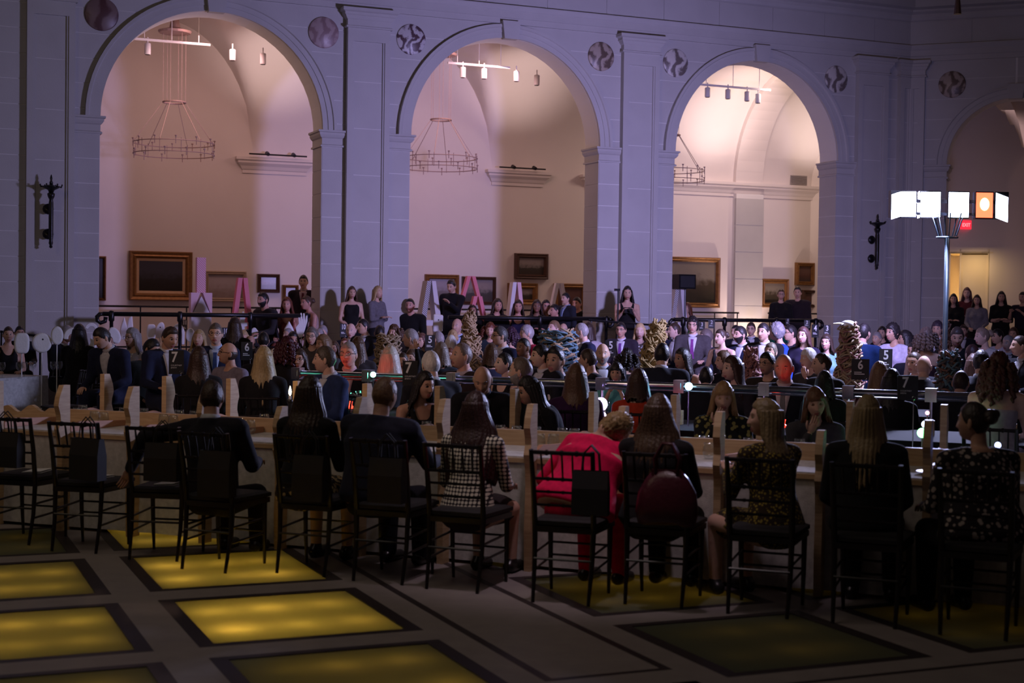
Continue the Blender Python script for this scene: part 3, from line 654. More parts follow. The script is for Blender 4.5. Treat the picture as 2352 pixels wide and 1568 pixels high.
aframe(1284, 650, 26.2, .40, .10, WHB, WHB, 'thin white slanted trestle beside the man with the blue tie')
aframe(1556, 655, 25.0, .22, .20, HW, WHB, 'hatched white trestle at the left jamb of the right arch')
# loudspeaker on a stand in the right arch, photographer's light stand by the third pier
p = P_wall(1568, 648, 24.9); t = thing('loudspeaker', 'black loudspeaker on a pole in the right arch', 'speaker', (p.x, p.y, ZP), YAW)
zz = p.z - ZP
b = MB(); b.box(-.17, .20, -.16, .16, zz-.13, zz+.15); b.build('cabinet', BLACKM, t); b = MB(); b.box(-.14, .17, -.17, -.158, zz-.10, zz+.12); b.build('grille', BLACKC, t)
b = MB(); b.tube([(.06, 0, 0), (.06, 0, zz-.13)], .022, 8); b.build('pole', BLACKM, t)
for k in range(3): a = 2*PI*k/3; b = MB(); b.tube([(.06, 0, .45), (.06+.4*math.cos(a), .4*math.sin(a), .012)], .012, 6); b.build('leg', BLACKM, t)
p = P_wall(1420, 664, 22.9); t = thing('light_stand', 'thin black light stand beside the photographer at the third pier', 'stand', (p.x, p.y, 0), YAW)
b = MB(); b.tube([(0, 0, .6), (0, 0, p.z)], .016, 8); b.build('pole', BLACKM, t); b = MB(); b.box(-.07, .03, -.02, .02, p.z-.03, p.z+.01); b.build('clamp', BLACKM, t)
b = MB(); b.lathe([(.03, 1.2), (.03, 1.3)], n=8); b.build('collar', BLACKM, t)
for k in range(3): a = 2*PI*k/3; b = MB(); b.tube([(0, 0, .7), (.4*math.cos(a), .4*math.sin(a), .012)], .012, 6); b.build('leg', BLACKM, t)
# ------------------------------------------------------------------ stage light tree on the right
LDEP = 17.0
pc = P_dep(2177, 470, LDEP)
t = thing('stage_light_tree', 'tall stand carrying a row of glaring white stage lights', 'stage light', (pc.x, pc.y, 0), 0)
sc_ = LDEP/FPX
STEEL = mat('blue_grey_steel', (.10, .14, .18), .35, metal=.7, noise_c=(20, (.14, .18, .22), .4))
zc = pc.z; zy = P_dep(2177, 545, LDEP).z
b = MB(); b.tube([(0, 0, .03), (0, 0, zy+.02)], .030, 10); b.build('pole', STEEL, t, True)
b = MB(); b.lathe([(.45, 0), (.45, .02), (.06, .04), (.05, .3)], n=20); b.build('base_plate', BLACKM, t)
cg = MB()
for k in range(8):
    a = 2*PI*k/8; r0, r1 = .10, .19; cg.tube([(r0*math.cos(a), r0*.6*math.sin(a), zy), (r1*math.cos(a), r1*.6*math.sin(a), zc-.1)], .008, 5)
cg.tube([(.12*math.cos(2*PI*k/20), .07*math.sin(2*PI*k/20), zy) for k in range(21)], .012, 6, cap=False); cg.build('cradle', STEEL, t)
b = MB(); b.box((2050-2177)*sc_, (2312-2177)*sc_, .03, .07, zc+.02, zc+.06); b.box((2050-2177)*sc_, (2312-2177)*sc_, .03, .07, zc-.12, zc-.09); b.build('crossbar', mat('pale_truss', (.5, .55, .65), .4, metal=.3, noise_c=(20, (.45, .5, .6), .3)), t)
LEDW = mat('white_led_panel', (.9, .9, .95), .4, emit=(.62, .72, 1.0), estr=16.)
LEDR = mat('red_led_panel', (.9, .1, .05), .4, emit=(1.0, .07, .03), estr=6.); LEDO = mat('orange_led_core', (1, .5, .2), .4, emit=(1.0, .45, .10), estr=14.)
for i, (x0, x1, m) in enumerate(((2046, 2070, LEDW), (2068, 2105, LEDW), (2113, 2161, LEDW), (2177, 2226, LEDW), (2240, 2281, LEDR), (2285, 2316, LEDW))):
    a0, a1 = (x0-2177)*sc_, (x1-2177)*sc_; hh = 31*sc_; tilt = {0: 7, 5: -10}.get(i, 0)*sc_
    b = MB(); b.box(a0, a1, -.005, .10, zc-hh, zc+hh); cab = b.build('lamp_housing', BLACKM, t)
    f = MB(); f.prism([(a0+.008, -.012, zc-hh*.92-max(tilt, 0)), (a1-.008, -.012, zc-hh*.92+min(tilt, 0)), (a1-.008, -.012, zc+hh*.92-abs(min(tilt, 0))), (a0+.008, -.012, zc+hh*.92-max(tilt, 0))], (0, .01, 0)); f.build('lit_panel', m, cab)
    if m is LEDR: f = MB(); f.ell(((a0+a1)/2, -.014, zc+.01), (.055, .012, .075), 14, 8); f.build('lit_core', LEDO, cab, True)
lamp('tree_flood', 'AREA', (pc.x-.1, pc.y-.12, pc.z), 620, (.55, .58, 1.0), target=(pc.x-6.5, pc.y-5.0, .8), size=1.2, size_y=.3)
lamp('tree_flood_back', 'AREA', (pc.x-.1, pc.y+.16, pc.z), 45, (.30, .40, 1.0), target=(pc.x+1, pc.y+5, 3.2), size=1.2, size_y=.3)
# red exit sign over the end door
p = CF(.743, T2-.04, 3.75); t = thing('exit_sign', 'glowing red exit sign above the lit doorway', 'exit sign', p, TA + R(28))
b = MB(); b.box(-.125, .125, -.02, .02, -.10, .10); b.build('sign_box', mat('exit_red', (.5, .02, .03), .4, emit=(1.0, .03, .06), estr=1.1), t)
def text_mesh(s, size, depth=.002, bold=False, sx=1.0):
    cu = bpy.data.curves.new('tmp', 'FONT'); cu.body = s; cu.size = size; cu.extrude = depth; cu.align_x = 'LEFT'; cu.resolution_u = 3
    if bold: cu.offset = size*.022
    o = bpy.data.objects.new('tmp', cu); COL.objects.link(o); dg = bpy.context.evaluated_depsgraph_get()
    me = bpy.data.meshes.new_from_object(o.evaluated_get(dg)); bpy.data.objects.remove(o); bpy.data.curves.remove(cu)
    n = len(me.vertices); co = np.empty(n*3); me.vertices.foreach_get('co', co); co = co.reshape(-1, 3); co[:, 0] *= sx
    # stand the letters up, facing -Y
    c2 = np.stack([co[:, 0], -co[:, 2], co[:, 1]], 1); me.vertices.foreach_set('co', c2.ravel()); me.update()
    w = co[:, 0].max() if n else 0; return me, w
TXT = {}
def text(s, size, m, parent, x, y, z, name='lettering', bold=False, center=True, sx=1.0):
    k = (s, size, bold, m.name, sx)
    if k not in TXT:
        me, w = text_mesh(s, size, .0015, bold, sx); me.name = name; me.materials.clear(); me.materials.append(m); TXT[k] = (me, w)
    me, w = TXT[k]; o = link(name, me, parent); o.location = (x - (w/2 if center else 0), y, z); return o
text('EXIT', .11, mat('exit_letters', (1, .3, .3), .4, emit=(1.0, .25, .28), estr=1.6), t, 0, -.022, -.04, bold=True, sx=.85)
# dark tassel hanging from the ceiling at the top right
p = P_dep(2200, 0, 21); t = thing('hanging_pendant', 'dark tapering pendant hanging into the top right of view', 'pendant', (p.x, p.y, p.z-.20))
b = MB(); b.lathe([(0, 0), (.055, 0), (.035, .20), (.02, .5), (.02, 3.0)], n=8); b.build('drop', WOODF, t)
# ================================================================== CHAIRS
def chair_parts():
    """parts of a ballroom chair, facing +Y, origin on the floor under the seat centre"""
    P = []
    def rear(s):
        m = MB(); m.tube([(s*.172, -.245, 0), (s*.178, -.20, .22), (s*.182, -.185, .45), (s*.186, -.215, .68), (s*.19, -.265, .92)], [.011, .015, .018, .017, .014], 8); return m
    def front(s):
        m = MB(); m.tube([(s*.185, .195, 0), (s*.19, .185, .2), (s*.192, .18, .43)], [.010, .015, .018], 8); return m
    P += [('rear_leg', rear(-1), 0), ('rear_leg', rear(1), 0), ('leg', front(-1), 0), ('leg', front(1), 0)]
    m = MB(); m.prism([(-.195, -.20, .42), (.195, -.20, .42), (.215, .21, .42), (-.215, .21, .42)], (0, 0, .035)); P.append(('seat', m, 0))
    m = MB(); rings = []
    for e, z in ((.03, .452), (.0, .462), (.0, .485), (.03, .498), (.1, .502)): rings.append([(sx*(w_-e), y + (-e if sy > 0 else e), z) for sx, sy, w_, y in ((-1, -1, .20, -.19), (1, -1, .20, -.19), (1, 1, .218, .222), (-1, 1, .218, .222))])
    m.loft(rings); P.append(('cushion', m, 1))
    yb = lambda z: -.185 - (.03*(z-.45)/.23 if z < .68 else .03 + .05*(z-.68)/.24)
    for i, (z, r_) in enumerate(((.905, .013), (.745, .010), (.665, .008), (.585, .008))):
        m = MB(); w_ = .185; m.tube([(-w_, yb(z), z), (w_, yb(z), z)], r_, 7)
        for k in (-.5, 0, .5): m.tube([(w_*k-.008, yb(z), z), (w_*k+.008, yb(z), z)], r_*1.35, 7)
        P.append(('back_rail', m, 0))
    for k in range(5):
        x = -.125 + .0625*k; m = MB(); m.tube([(x, yb(.745), .745), (x*1.02, yb(.82), .825), (x*1.04, yb(.905), .905)], [.006, .008, .006], 6); P.append(('spindle', m, 0))
    for y, z in ((.19, .30), (.192, .22)):
        m = MB(); m.tube([(-.188, y, z), (.188, y, z)], .008, 6); P.append(('stretcher', m, 0))
    m = MB(); m.tube([(-.178, -.21, .26), (.178, -.21, .26)], .008, 6); P.append(('stretcher', m, 0))
    for s in (-1, 1):
        for z in (.31, .21): m = MB(); m.tube([(s*.186, .19, z), (s*.178, -.21, z-.02)], .008, 6); P.append(('stretcher', m, 0))
    return P
CUSH = mat('black_seat_pad', (.012, .011, .012), .7, noise_c=(40, (.018, .016, .016), .4))
CP = [(n, m.mesh(n, [CHAIRW, CUSH][k]), k) for n, m, k in chair_parts()]
one = MB()
for n, m, k in chair_parts(): one.add(m.v, m.f, k)
CHAIR1 = one.mesh('ballroom_chair', [CHAIRW, CUSH])
def chair(s, t, rz, label, group, full=True):
    p = TF(s, t)
    if not full: return thing('ballroom_chair', label, 'chair', p, rz, group, CHAIR1)
    c = thing('ballroom_chair', label, 'chair', p, rz, group)
    for n, me, k in CP: link(n, me, c)
    return c
CG = 'black ballroom chairs along the near side of the long table'
FRONT = [(-7.36, 8.72, TA+R(5), 'black ballroom chair cut by the left picture edge'), (-6.72, 8.63, TA+R(8), 'empty black chair second from the left, facing the cloth'),
         (-6.05, 8.60, TA+R(12), 'empty black chair beside the man who rests his arm on it'), (-5.46, 8.42, TA-R(2), 'black chair under the man in the dark suit with his arm out'),
         (-4.84, 8.58, TA+R(2), 'black chair under the long-haired woman in black with the print skirt'), (-4.26, 8.56, TA+R(1), 'black chair under the man in the navy suit'),
         (-3.72, 8.52, TA+R(0), 'black chair under the woman in the dotted top'), (-2.99, 8.44, TA+R(4), 'black chair in front of the bright red jacket'),
         (-2.46, 8.62, TA+R(2), 'black chair with the burgundy handbag hung on it'), (-1.83, 8.62, TA+R(1), 'black chair under the blonde woman in the yellow print'),
         (-1.22, 8.62, TA+R(0), 'black chair under the woman with long blonde hair and a black jacket'), (-.62, 8.58, TA-R(2), 'rightmost black chair, under the woman with pinned-up hair')]
for s, t, rz, l in FRONT: chair(s, t, rz, l, CG)
# dark gift bags hung on the chair backs
BAGM = mat('matt_black_paper', (.012, .010, .010), .75, noise_c=(20, (.017, .014, .014), .3))
def gift_bag(x0, y0, x1, y1, t, label, rz=0):
    c = P_t((x0+x1)/2, (y0+y1)/2, t); a = P_t(x0, y0, t); b = P_t(x1, y1, t); w = (b-a).dot(TX)/2; h = (a.z-b.z)/2
    g = thing('gift_bag', label, 'bag', c, TA+rz, 'black gift bags hung on chair backs'); m = MB(); d = .045
    rings = [[(-w, -d, -h), (w, -d, -h), (w, d, -h), (-w, d, -h)], [(-w, -d, h*.2), (w, -d, h*.2), (w, d, h*.2), (-w, d, h*.2)], [(-w*.97, -d*.5, h), (w*.97, -d*.5, h), (w*.97, d*.5, h), (-w*.97, d*.5, h)]]
    m.loft(rings, cap=False); m.add(rings[0], [(0, 1, 2, 3)]); m.build('bag_body', BAGM, g)
    for q in (-1, 1): m = MB(); m.tube([(-w*.5, q*d*.4, h*.98), (-w*.42, q*d*.3, h+.10), (0, q*.02, h+.15), (w*.42, q*d*.3, h+.10), (w*.5, q*d*.4, h*.98)], .005, 5); m.build('handle', BAGM, g)
gift_bag(-22, 990, 48, 1074, 8.42, 'black gift bag on the chair at the left picture edge'); gift_bag(166, 1004, 237, 1104, 8.36, 'black gift bag on the empty chair second from the left', R(-6))
gift_bag(340, 1014, 408, 1106, 8.32, 'black gift bag on the empty chair beside the seated man', R(8)); gift_bag(462, 1032, 534, 1142, 8.14, 'black gift bag behind the man in the dark suit')
gift_bag(678, 1042, 747, 1152, 8.28, 'black gift bag behind the woman with the print skirt'); gift_bag(852, 1048, 928, 1156, 8.26, 'black gift bag behind the man in the navy suit')
gift_bag(1318, 1078, 1396, 1184, 8.16, 'black gift bag hanging over the bright red jacket', R(8))
# programmes on the empty seats
for s, t, rz, l in ((-7.30, 8.74, .3, 'white programme on the leftmost chair seat'), (-6.70, 8.64, -.2, 'white programme on the second chair seat'), (-6.03, 8.60, .2, 'white programme on the third chair seat')):
    p = thing('programme', l, 'booklet', (*TF(s, t).xy, .503), TA+rz); m = MB(); m.box(-.075, .075, -.11, .11, 0, .003); m.build('cover', WHITEC, p); m = MB(); m.prism([(-.075, -.11, .004), (.07, -.11, .012), (.07, .11, .012), (-.075, .11, .004)], (0, 0, .002)); m.build('leaf', WHITEC, p)
# burgundy handbag and grey strap bag on the eighth chair
BURG = mat('burgundy_leather', (.085, .010, .022), .34, noise_c=(12, (.06, .008, .016), .3), bump=(30, .3))
p = P_t(1532, 1140, 8.30); g = thing('handbag', 'big burgundy leather handbag hanging on a chair back', 'handbag', p, TA+R(2), None)
m = MB(); rings = []
for z, wx, wy in ((-.16, .14, .05), (-.15, .175, .075), (-.08, .19, .085), (.02, .175, .07), (.10, .13, .045), (.15, .085, .02)):
    rings.append([(wx*math.cos(a)*abs(math.cos(a))**-.3 if abs(math.cos(a)) > .05 else 0, wy*math.sin(a), z + .012*math.sin(3*a)) for a in [2*PI*k/20 for k in range(20)]])
m.loft(rings); m.build('bag_body', BURG, g, True)
for q in (-.02, .025): m = MB(); m.tube([(-.06, q, .12), (-.075, q, .22), (-.03, q*.6, .31), (.03, q*.6, .31), (.075, q, .22), (.06, q, .12)], .010, 7); m.build('handle', BURG, g, True)
m = MB(); m.box(-.09, .09, -.024, -.014, .125, .16); m.build('zip_flap', BURG, g)
# ================================================================== THE LONG TABLE
PINE = None
def pine(name, c1, c2):
    m = bpy.data.materials.new(name); m.use_nodes = True; nt = m.node_tree; N = nt.nodes; L = nt.links; b = N['Principled BSDF']
    tc = N.new('ShaderNodeTexCoord'); mp = N.new('ShaderNodeMapping'); mp.inputs['Scale'].default_value = (1.2, 1.2, 14); w = N.new('ShaderNodeTexNoise'); w.inputs['Scale'].default_value = 3; w.inputs['Detail'].default_value = 5; w.inputs['Distortion'].default_value = 1.2
    cr = N.new('ShaderNodeValToRGB'); cr.color_ramp.elements[0].position = .3; cr.color_ramp.elements[1].position = .7; cr.color_ramp.elements[0].color = (*c1, 1); cr.color_ramp.elements[1].color = (*c2, 1)
    L.new(tc.outputs['Object'], mp.inputs[0]); L.new(mp.outputs[0], w.inputs['Vector']); L.new(w.outputs[0], cr.inputs[0]); L.new(cr.outputs[0], b.inputs['Base Color']); b.inputs['Roughness'].default_value = .5
    return m
PINE = pine('pale_pine_board', (.40, .26, .13), (.54, .38, .21)); REDW = pine('reddish_pine', (.42, .19, .10), (.52, .27, .15))
S0, S1, TN, TFR, TM = -8.75, 1.2, 9.20, 10.72, 9.97
tb = thing('long_table', 'long table with a pine spine board and cut pine uprights', 'table', TF((S0+S1)/2, TM), TA); HL = (S1-S0)/2
m = MB(); m.box(-HL, HL, TN-TM+.02, TFR-TM-.02, .715, .745); m.build('tabletop', PINE, tb)
for k in range(6):
    for q in (-.45, .45): m = MB(); x = -HL+.5+k*(2*HL-1)/5; m.box(x-.03, x+.03, q-.03, q+.03, 0, .715); m.build('leg', PINE, tb)
# spine board, its left end cut in waves
m = MB(); pr = [(-HL+.05, .0)] + [(-HL+.05+.5*k/14, .085+.03*math.sin(k*.9)+.02*k/14) for k in range(15)] + [(HL-.05, .122), (HL-.05, 0)]
m.prism([(x, -.02, .757+z) for x, z in pr], (0, .04, 0)); m.build('spine_board', PINE, tb)
def upright_poly(top, near):
    """scalloped edge of a sawn upright, in (t,z): outer side wavy, inner side straight"""
    pts = []; z = .0
    prof = [(0, .075), (.25, .085), (.5, .07), (.62, .08), (.70, .11), (.76, .085), (.80, .09), (.86, .115), (.92, .10), (.965, .075), (1.0, .055)]
    out = [(-w_*near, q*top) for q, w_ in prof]; return out + [(.02*near, top), (.03*near, 0)]
def upright(s, near, top=1.12):
    m = MB(); t0 = (TN+.055 if near > 0 else TFR-.055) - TM; x = s - (S0+S1)/2
    t0 = (TN - .012 if near > 0 else TFR + .012) - TM
    m.prism([(x-.023, t0+dt, z) for dt, z in upright_poly(top, near)], (.046, 0, 0)); return m.build('upright', PINE, tb)
def rib(s, near):
    m = MB(); x = s - (S0+S1)/2; a = (TN+.03 if near > 0 else TFR-.03) - TM; b = .028*(-near)
    m.prism([(x-.016, a, .757), (x-.016, b, .757), (x-.016, b, .80), (x-.016, (a+b)/2, .815), (x-.016, a+.12*near, .83), (x-.016, a, .80)], (.032, 0, 0)); return m.build('rib', REDW, tb)
NEAR_S = [-8.05 + .6435*k for k in range(13)]; FAR_S = [-8.24 + .655*k for k in range(13)]
rr = random.Random(4)
for k, s in enumerate(NEAR_S): upright(s, 1, (1.13 if k % 2 == 0 else 1.12) - (.10 if k in (4, 10) else 0)); rib(s, 1)
for k, s in enumerate(FAR_S): upright(s, -1, 1.12); rib(s, -1)
def tablecloth(name, label, hs, ht, s, t, ztop, colr, zb=.03, wav=.018, pat=None):
    m = MB(); n1, n2 = max(8, int(hs*2*9)), 8; per = []
    for k in range(n1): per.append((-hs + 2*hs*k/n1, -ht, 0, -1))
    for k in range(n2): per.append((hs, -ht + 2*ht*k/n2, 1, 0))
    for k in range(n1): per.append((hs - 2*hs*k/n1, ht, 0, 1))
    for k in range(n2): per.append((-hs, ht - 2*ht*k/n2, -1, 0))
    rings = []
    for q in (0, .02, .35, .7, 1):
        rings.append([(x + nx*(.006 + .014*q + wav*q*(.6+.8*math.sin(i*1.9)*math.sin(i*.37+1))), y + ny*(.006 + .014*q + wav*q*(.6+.8*math.sin(i*1.9)*math.sin(i*.37+1))), ztop - (ztop-zb)*q) for i, (x, y, nx, ny) in enumerate(per)])
    m.loft(rings, cap=False); m.add([(x, y, ztop) for x, y, _, _ in per], [tuple(range(len(per)))])
    me = m.mesh(name, cloth(colr, pat)); o = thing(name, label, 'tablecloth', TF(s, t), TA, 'cloths of the banquet tables', me); return o
tablecloth('tablecloth', 'white cloth hanging to the floor on the nearest long table', HL-.02, (TFR-TN)/2-.03, (S0+S1)/2, TM, .756, (.62, .60, .56), .025)
# ------------------------------------------------------------------ the tables behind
ROWS = [(12.6, -7.9, 2.5, (.012, .012, .014), 'black cloth on the table with the chrome pipe'), (15.5, -15.9, -13.26, (.62, .62, .60), 'white cloth on the table end at the far left'),
        (15.4, -11.55, 4.0, (.012, .012, .016), 'black cloth on the table behind the left number 7 sign'), (18.1, -13.6, 6.0, (.55, .55, .56), 'white cloth on the table with the tallest rope cones'),
        (20.8, -10.9, 7.5, (.55, .55, .56), 'white cloth on the table of the number 10 signs'), (23.5, -8.2, 8.5, (.5, .5, .52), 'white cloth on the table below the black handrails'), (26.2, -5.2, 9.5, (.5, .5, .52), 'white cloth on the farthest table by the right wall')]
for i, (tc_, s0, s1, c_, l) in enumerate(ROWS):
    tt = thing('banquet_table', 'banquet table under the ' + l.replace('cloth on the ', 'cloth, the '), 'table', TF((s0+s1)/2, tc_), TA); h = (s1-s0)/2
    m = MB(); m.box(-h, h, -.56, .56, .70, .73); m.build('tabletop', PINE, tt)
    for sx in (-1, 1):
        for sy in (-1, 1): m = MB(); m.tube([(sx*(h-.2), sy*.45, 0), (sx*(h-.2), sy*.45, .70)], .02, 6); m.build('leg', BLACKM, tt)
    tablecloth('tablecloth', l, h, .57, (s0+s1)/2, tc_, .742, c_, .03)
# ------------------------------------------------------------------ the chrome pipe with clamped posts and small coloured lights
PT_ = 12.6; ZPI = 1.083
pa, pb = P_t(683, 860, PT_), P_t(2420, 920, PT_); ps0, ps1 = pa.dot(TX), pb.dot(TX)
t = thing('pipe_rail', 'long chrome pipe on clamp blocks along the second table', 'table sculpture', TF(ps0, PT_), TA)
m = MB(); m.tube([(-.05, 0, ZPI), (ps1-ps0, 0, ZPI)], .030, 12); m.build('pipe', CHROME, t, True)
m = MB(); m.tube([(-.05, .07, ZPI-.045), (ps1-ps0, .07, ZPI-.045)], .009, 8); m.build('thin_rod', CHROME, t, True)
for k, x in enumerate((684, 846, 1040, 1204, 1383, 1562, 1757, 1950, 2140, 2330)):
    q = P_t(x, 870, PT_).dot(TX) - ps0
    m = MB(); m.box(q-.047, q+.047, -.05, .05, ZPI-.058, ZPI+.055); bl = m.build('clamp_block', CHROME, t)
    m = MB(); m.box(q-.02, q+.02, -.056, -.05, ZPI-.03, ZPI+.03); m.build('clamp_plate', CHROME, bl)
    m = MB(); m.tube([(q, 0, ZPI-.06), (q, 0, .86)], .014, 8); m.build('stem', CHROME, t)
    m = MB(); m.box(q-.03, q+.03, -.03, .03, .745, .87); m.build('wood_foot', PINE, t)
def led(x, y, tt, col, power, r, label, base=.745, estr=4):
    p = P_t(x, y, tt); g = thing('light_ball', label, 'lamp', p, TA, None)
    c = tuple(.25+.75*a for a in col); m = MB(); m.ell((0, 0, 0), (r, r, r), 12, 8); m.build('globe', mat('lit_globe_%d_%d' % (int(x), int(y)), c, .4, emit=c, estr=estr), g, True)
    m = MB(); m.tube([(0, 0, -r*.9), (0, 0, base-p.z)], .006, 6); m.build('stem', CHROME, g)
    lamp('light_ball_glow', 'POINT', p + Vector((0, 0, .0)) - TY*(r+.03), power, col, size=.03)
led(857, 860, 12.5, (.15, 1, .55), 1.6, .028, 'small green light on the chrome pipe left of the grey-haired heads'); led(1582, 887, 12.45, (.15, .75, 1), 2.2, .036, 'bright cyan light hanging on the chrome pipe at the centre right', estr=5)
led(1380, 928, 12.1, (.62, .35, 1), 2.6, .060, 'glaring violet light standing by the wine glass', estr=7); led(1384, 955, 12.1, (.7, .45, 1), .6, .035, 'smaller violet light below the glaring one', estr=7)
led(2118, 994, 11.4, (.05, 1, .15), .8, .038, 'green glowing light on the table at the right'); led(2125, 974, 11.5, (.55, .7, 1), .5, .028, 'white-blue light above the green one'); led(2292, 1022, 10.5, (.25, .35, 1), .5, .022, 'small blue light beside the woman with pinned-up hair')
led(2130, 948, 11.6, (.9, .15, .3), .25, .016, 'tiny red light over the white-blue one'); led(1386, 884, 12.6, (.5, .35, 1), .35, .02, 'violet spark between two clamp blocks')
# hidden red gel light low on the second table, which paints the faces above it
for x, y in ((700, 868), (805, 868), (1800, 898)):
    q = P_t(x, y, 12.75); g = thing('red_table_lamp', {700: 'red lamp under the woman with glasses', 805: 'red lamp under the grey curly-haired man', 1800: 'red lamp under the bald man in the white shirt'}[x], 'lamp', (q.x, q.y, .745), TA)
    m = MB(); m.lathe([(.03, 0), (.035, .02), (.02, .03), (.02, .05), (.026, .07), (.0, .075)], n=10); m.build('lamp_body', mat('red_lamp_glow', (.6, .05, .02), .4, emit=(1, .06, .03), estr=3), g)
    lamp('red_lamp_beam', 'SPOT', (q.x, q.y, .86), 9, (1, .05, .03), target=q + Vector((0, 0, .36)) + TY*.75, size=.05, angle=44, blend=.5)
# ------------------------------------------------------------------ glasses
def glassm():
    m = bpy.data.materials.new('clear_glass'); m.use_nodes = True; nt = m.node_tree; N = nt.nodes; L = nt.links; N.remove(N['Principled BSDF'])
    tr = N.new('ShaderNodeBsdfTransparent'); tr.inputs[0].default_value = (.93, .95, .95, 1); gl = N.new('ShaderNodeBsdfGlossy'); gl.inputs['Roughness'].default_value = .04; fr = N.new('ShaderNodeLayerWeight'); fr.inputs[0].default_value = .25; mx = N.new('ShaderNodeMixShader'); ma = N.new('ShaderNodeMath'); ma.operation = 'MULTIPLY_ADD'; ma.inputs[1].default_value = .55; ma.inputs[2].default_value = .03
    L.new(fr.outputs['Facing'], ma.inputs[0]); L.new(ma.outputs[0], mx.inputs[0]); L.new(tr.outputs[0], mx.inputs[1]); L.new(gl.outputs[0], mx.inputs[2]); L.new(mx.outputs[0], N['Material Output'].inputs[0]); return m
GLS = glassm()
TUMB = MB().lathe([(0, .002), (.026, .002), (.036, .015), (.045, .045), (.045, .06), (.038, .10), (.036, .112), (.034, .112), (.042, .06), (.040, .03), (0, .012)], n=18, cap=False).mesh('stemless_glass', GLS, True)
WINE = MB().lathe([(0, .0), (.034, .002), (.034, .005), (.006, .012), (.005, .09), (.012, .10), (.036, .125), (.043, .155), (.036, .205), (.034, .205), (.040, .155), (.0, .11)], n=18, cap=False).mesh('wine_glass', GLS, True)
def glass_at(x, y, tt, z, label, kind='stemless_glass'):
    p = P_t(x, y, tt); return thing(kind, label, 'glass', (p.x, p.y, z), 0, 'drinking glasses on the tables', TUMB if kind == 'stemless_glass' else WINE)
GL = [(178, 10.05), (190, 10.35), (217, 9.82), (238, 9.78), (284, 10.3), (330, 10.3), (376, 9.85), (398, 9.8), (412, 10.3), (446, 10.3), (547, 9.86), (575, 9.72), (607, 10.3), (640, 10.2), (735, 10.2), (980, 10.32), (1150, 10.3), (1187, 10.3), (1232, 10.3), (1240, 9.75), (1272, 9.78), (1292, 10.3), (1320, 10.3), (1618, 10.2), (1630, 9.7), (1655, 10.3), (1720, 10.2), (1838, 10.3), (1880, 10.1), (2135, 10.1), (2220, 10.3)]
for i, (x, tt) in enumerate(GL):
    nb = ['behind', 'in front of'][tt < 9.9]
    sk = (P_t(x, 940, tt).dot(TX) - NEAR_S[0])/.6435
    glass_at(x, 950, tt, .757, 'stemless glass %s the spine board, %s along the long table from the left' % (nb, ['first', 'second', 'third', 'fourth', 'fifth', 'sixth', 'seventh', 'eighth', 'ninth', 'tenth', 'eleventh', 'twelfth', 'thirteenth', 'fourteenth', 'fifteenth', 'sixteenth', 'seventeenth', 'eighteenth', 'nineteenth', 'twentieth', 'twenty-first', 'twenty-second', 'twenty-third', 'twenty-fourth', 'twenty-fifth', 'twenty-sixth', 'twenty-seventh', 'twenty-eighth', 'twenty-ninth', 'thirtieth', 'thirty-first'][i]))
for x, tt, l in ((312, 15.0, 'wine glass at the left end of the black table'), (333, 14.95, 'large wine glass before the man in the black sweater'), (370, 15.1, 'wine glass beside the number 7 sign on the black table'),
                 (5, 15.2, 'wine glass at the left picture edge'), (44, 15.3, 'wine glass before the white foam capsule'), (56, 15.5, 'wine glass right of the foam capsule'), (76, 15.7, 'wine glass under the tilted foam oval'), (122, 15.8, 'wine glass under the foam egg'), (137, 15.9, 'wine glass right of the foam egg on the white table'),
                 (500, 15.2, 'wine glass held near the man with the light blue tie'), (812, 12.35, 'wine glass lit green on the black table'), (832, 12.4, 'wine glass half hidden behind the green-lit one'), (1392, 12.35, 'wine glass before the violet light'), (1768, 12.7, 'wine glass by the bald man in the white shirt'), (855, 15.2, 'wine glass below the rope mound at the left')):
    glass_at(x, 850, tt, .742, l, 'wine_glass')
# plates, napkins, place cards
PLATE = MB().lathe([(0, .004), (.08, .003), (.13, .014), (.135, .018), (.128, .018), (.08, .009), (0, .009)], n=24).mesh('plate', mat('white_china', (.75, .75, .76), .15, noise_c=(5, (.72, .72, .73), .3)), True)
for i, (s, tt, l) in enumerate(((-5.1, 9.45, 'between the man in the dark suit and the woman in black'), (-3.35, 9.45, 'left of the bright red jacket'), (-2.2, 9.48, 'beside the woman with the burgundy handbag'), (-1.98, 9.62, 'by the blonde woman in the yellow print'), (-1.5, 9.45, 'between the two blonde women'), (-.95, 9.5, 'right of the long blonde hair'), (-.3, 9.5, 'right of the woman with pinned-up hair'), (-2.3, 10.35, 'before the woman with the fringe'), (-4.0, 10.35, 'before the bald man looking down'))):
    thing('plate', 'white plate, long table, ' + l, 'plate', TF(s, tt, .757), 0, 'plates on the long table', PLATE)
for (x, y, tt, l) in ((350, 877, 15.05, 'white place card on the black table, larger one'), (402, 868, 15.2, 'white place card behind the pine upright'), (1385, 962, 10.4, 'folded white napkin near the raised elbow')):
    p = P_t(x, y, tt); c = thing('place_card', l, 'card', (p.x, p.y, .745), TA+R(20)); m = MB(); m.prism([(-.045, -.03, 0), (-.045, 0, .07), (-.045, .004, .07), (-.045, -.026, 0)], (.09, 0, 0)); m.build('front_leaf', WHITEC, c); m = MB(); m.prism([(-.045, .03, 0), (-.045, .001, .07), (-.045, .005, .07), (-.045, .034, 0)], (.09, 0, 0)); m.build('back_leaf', WHITEC, c)
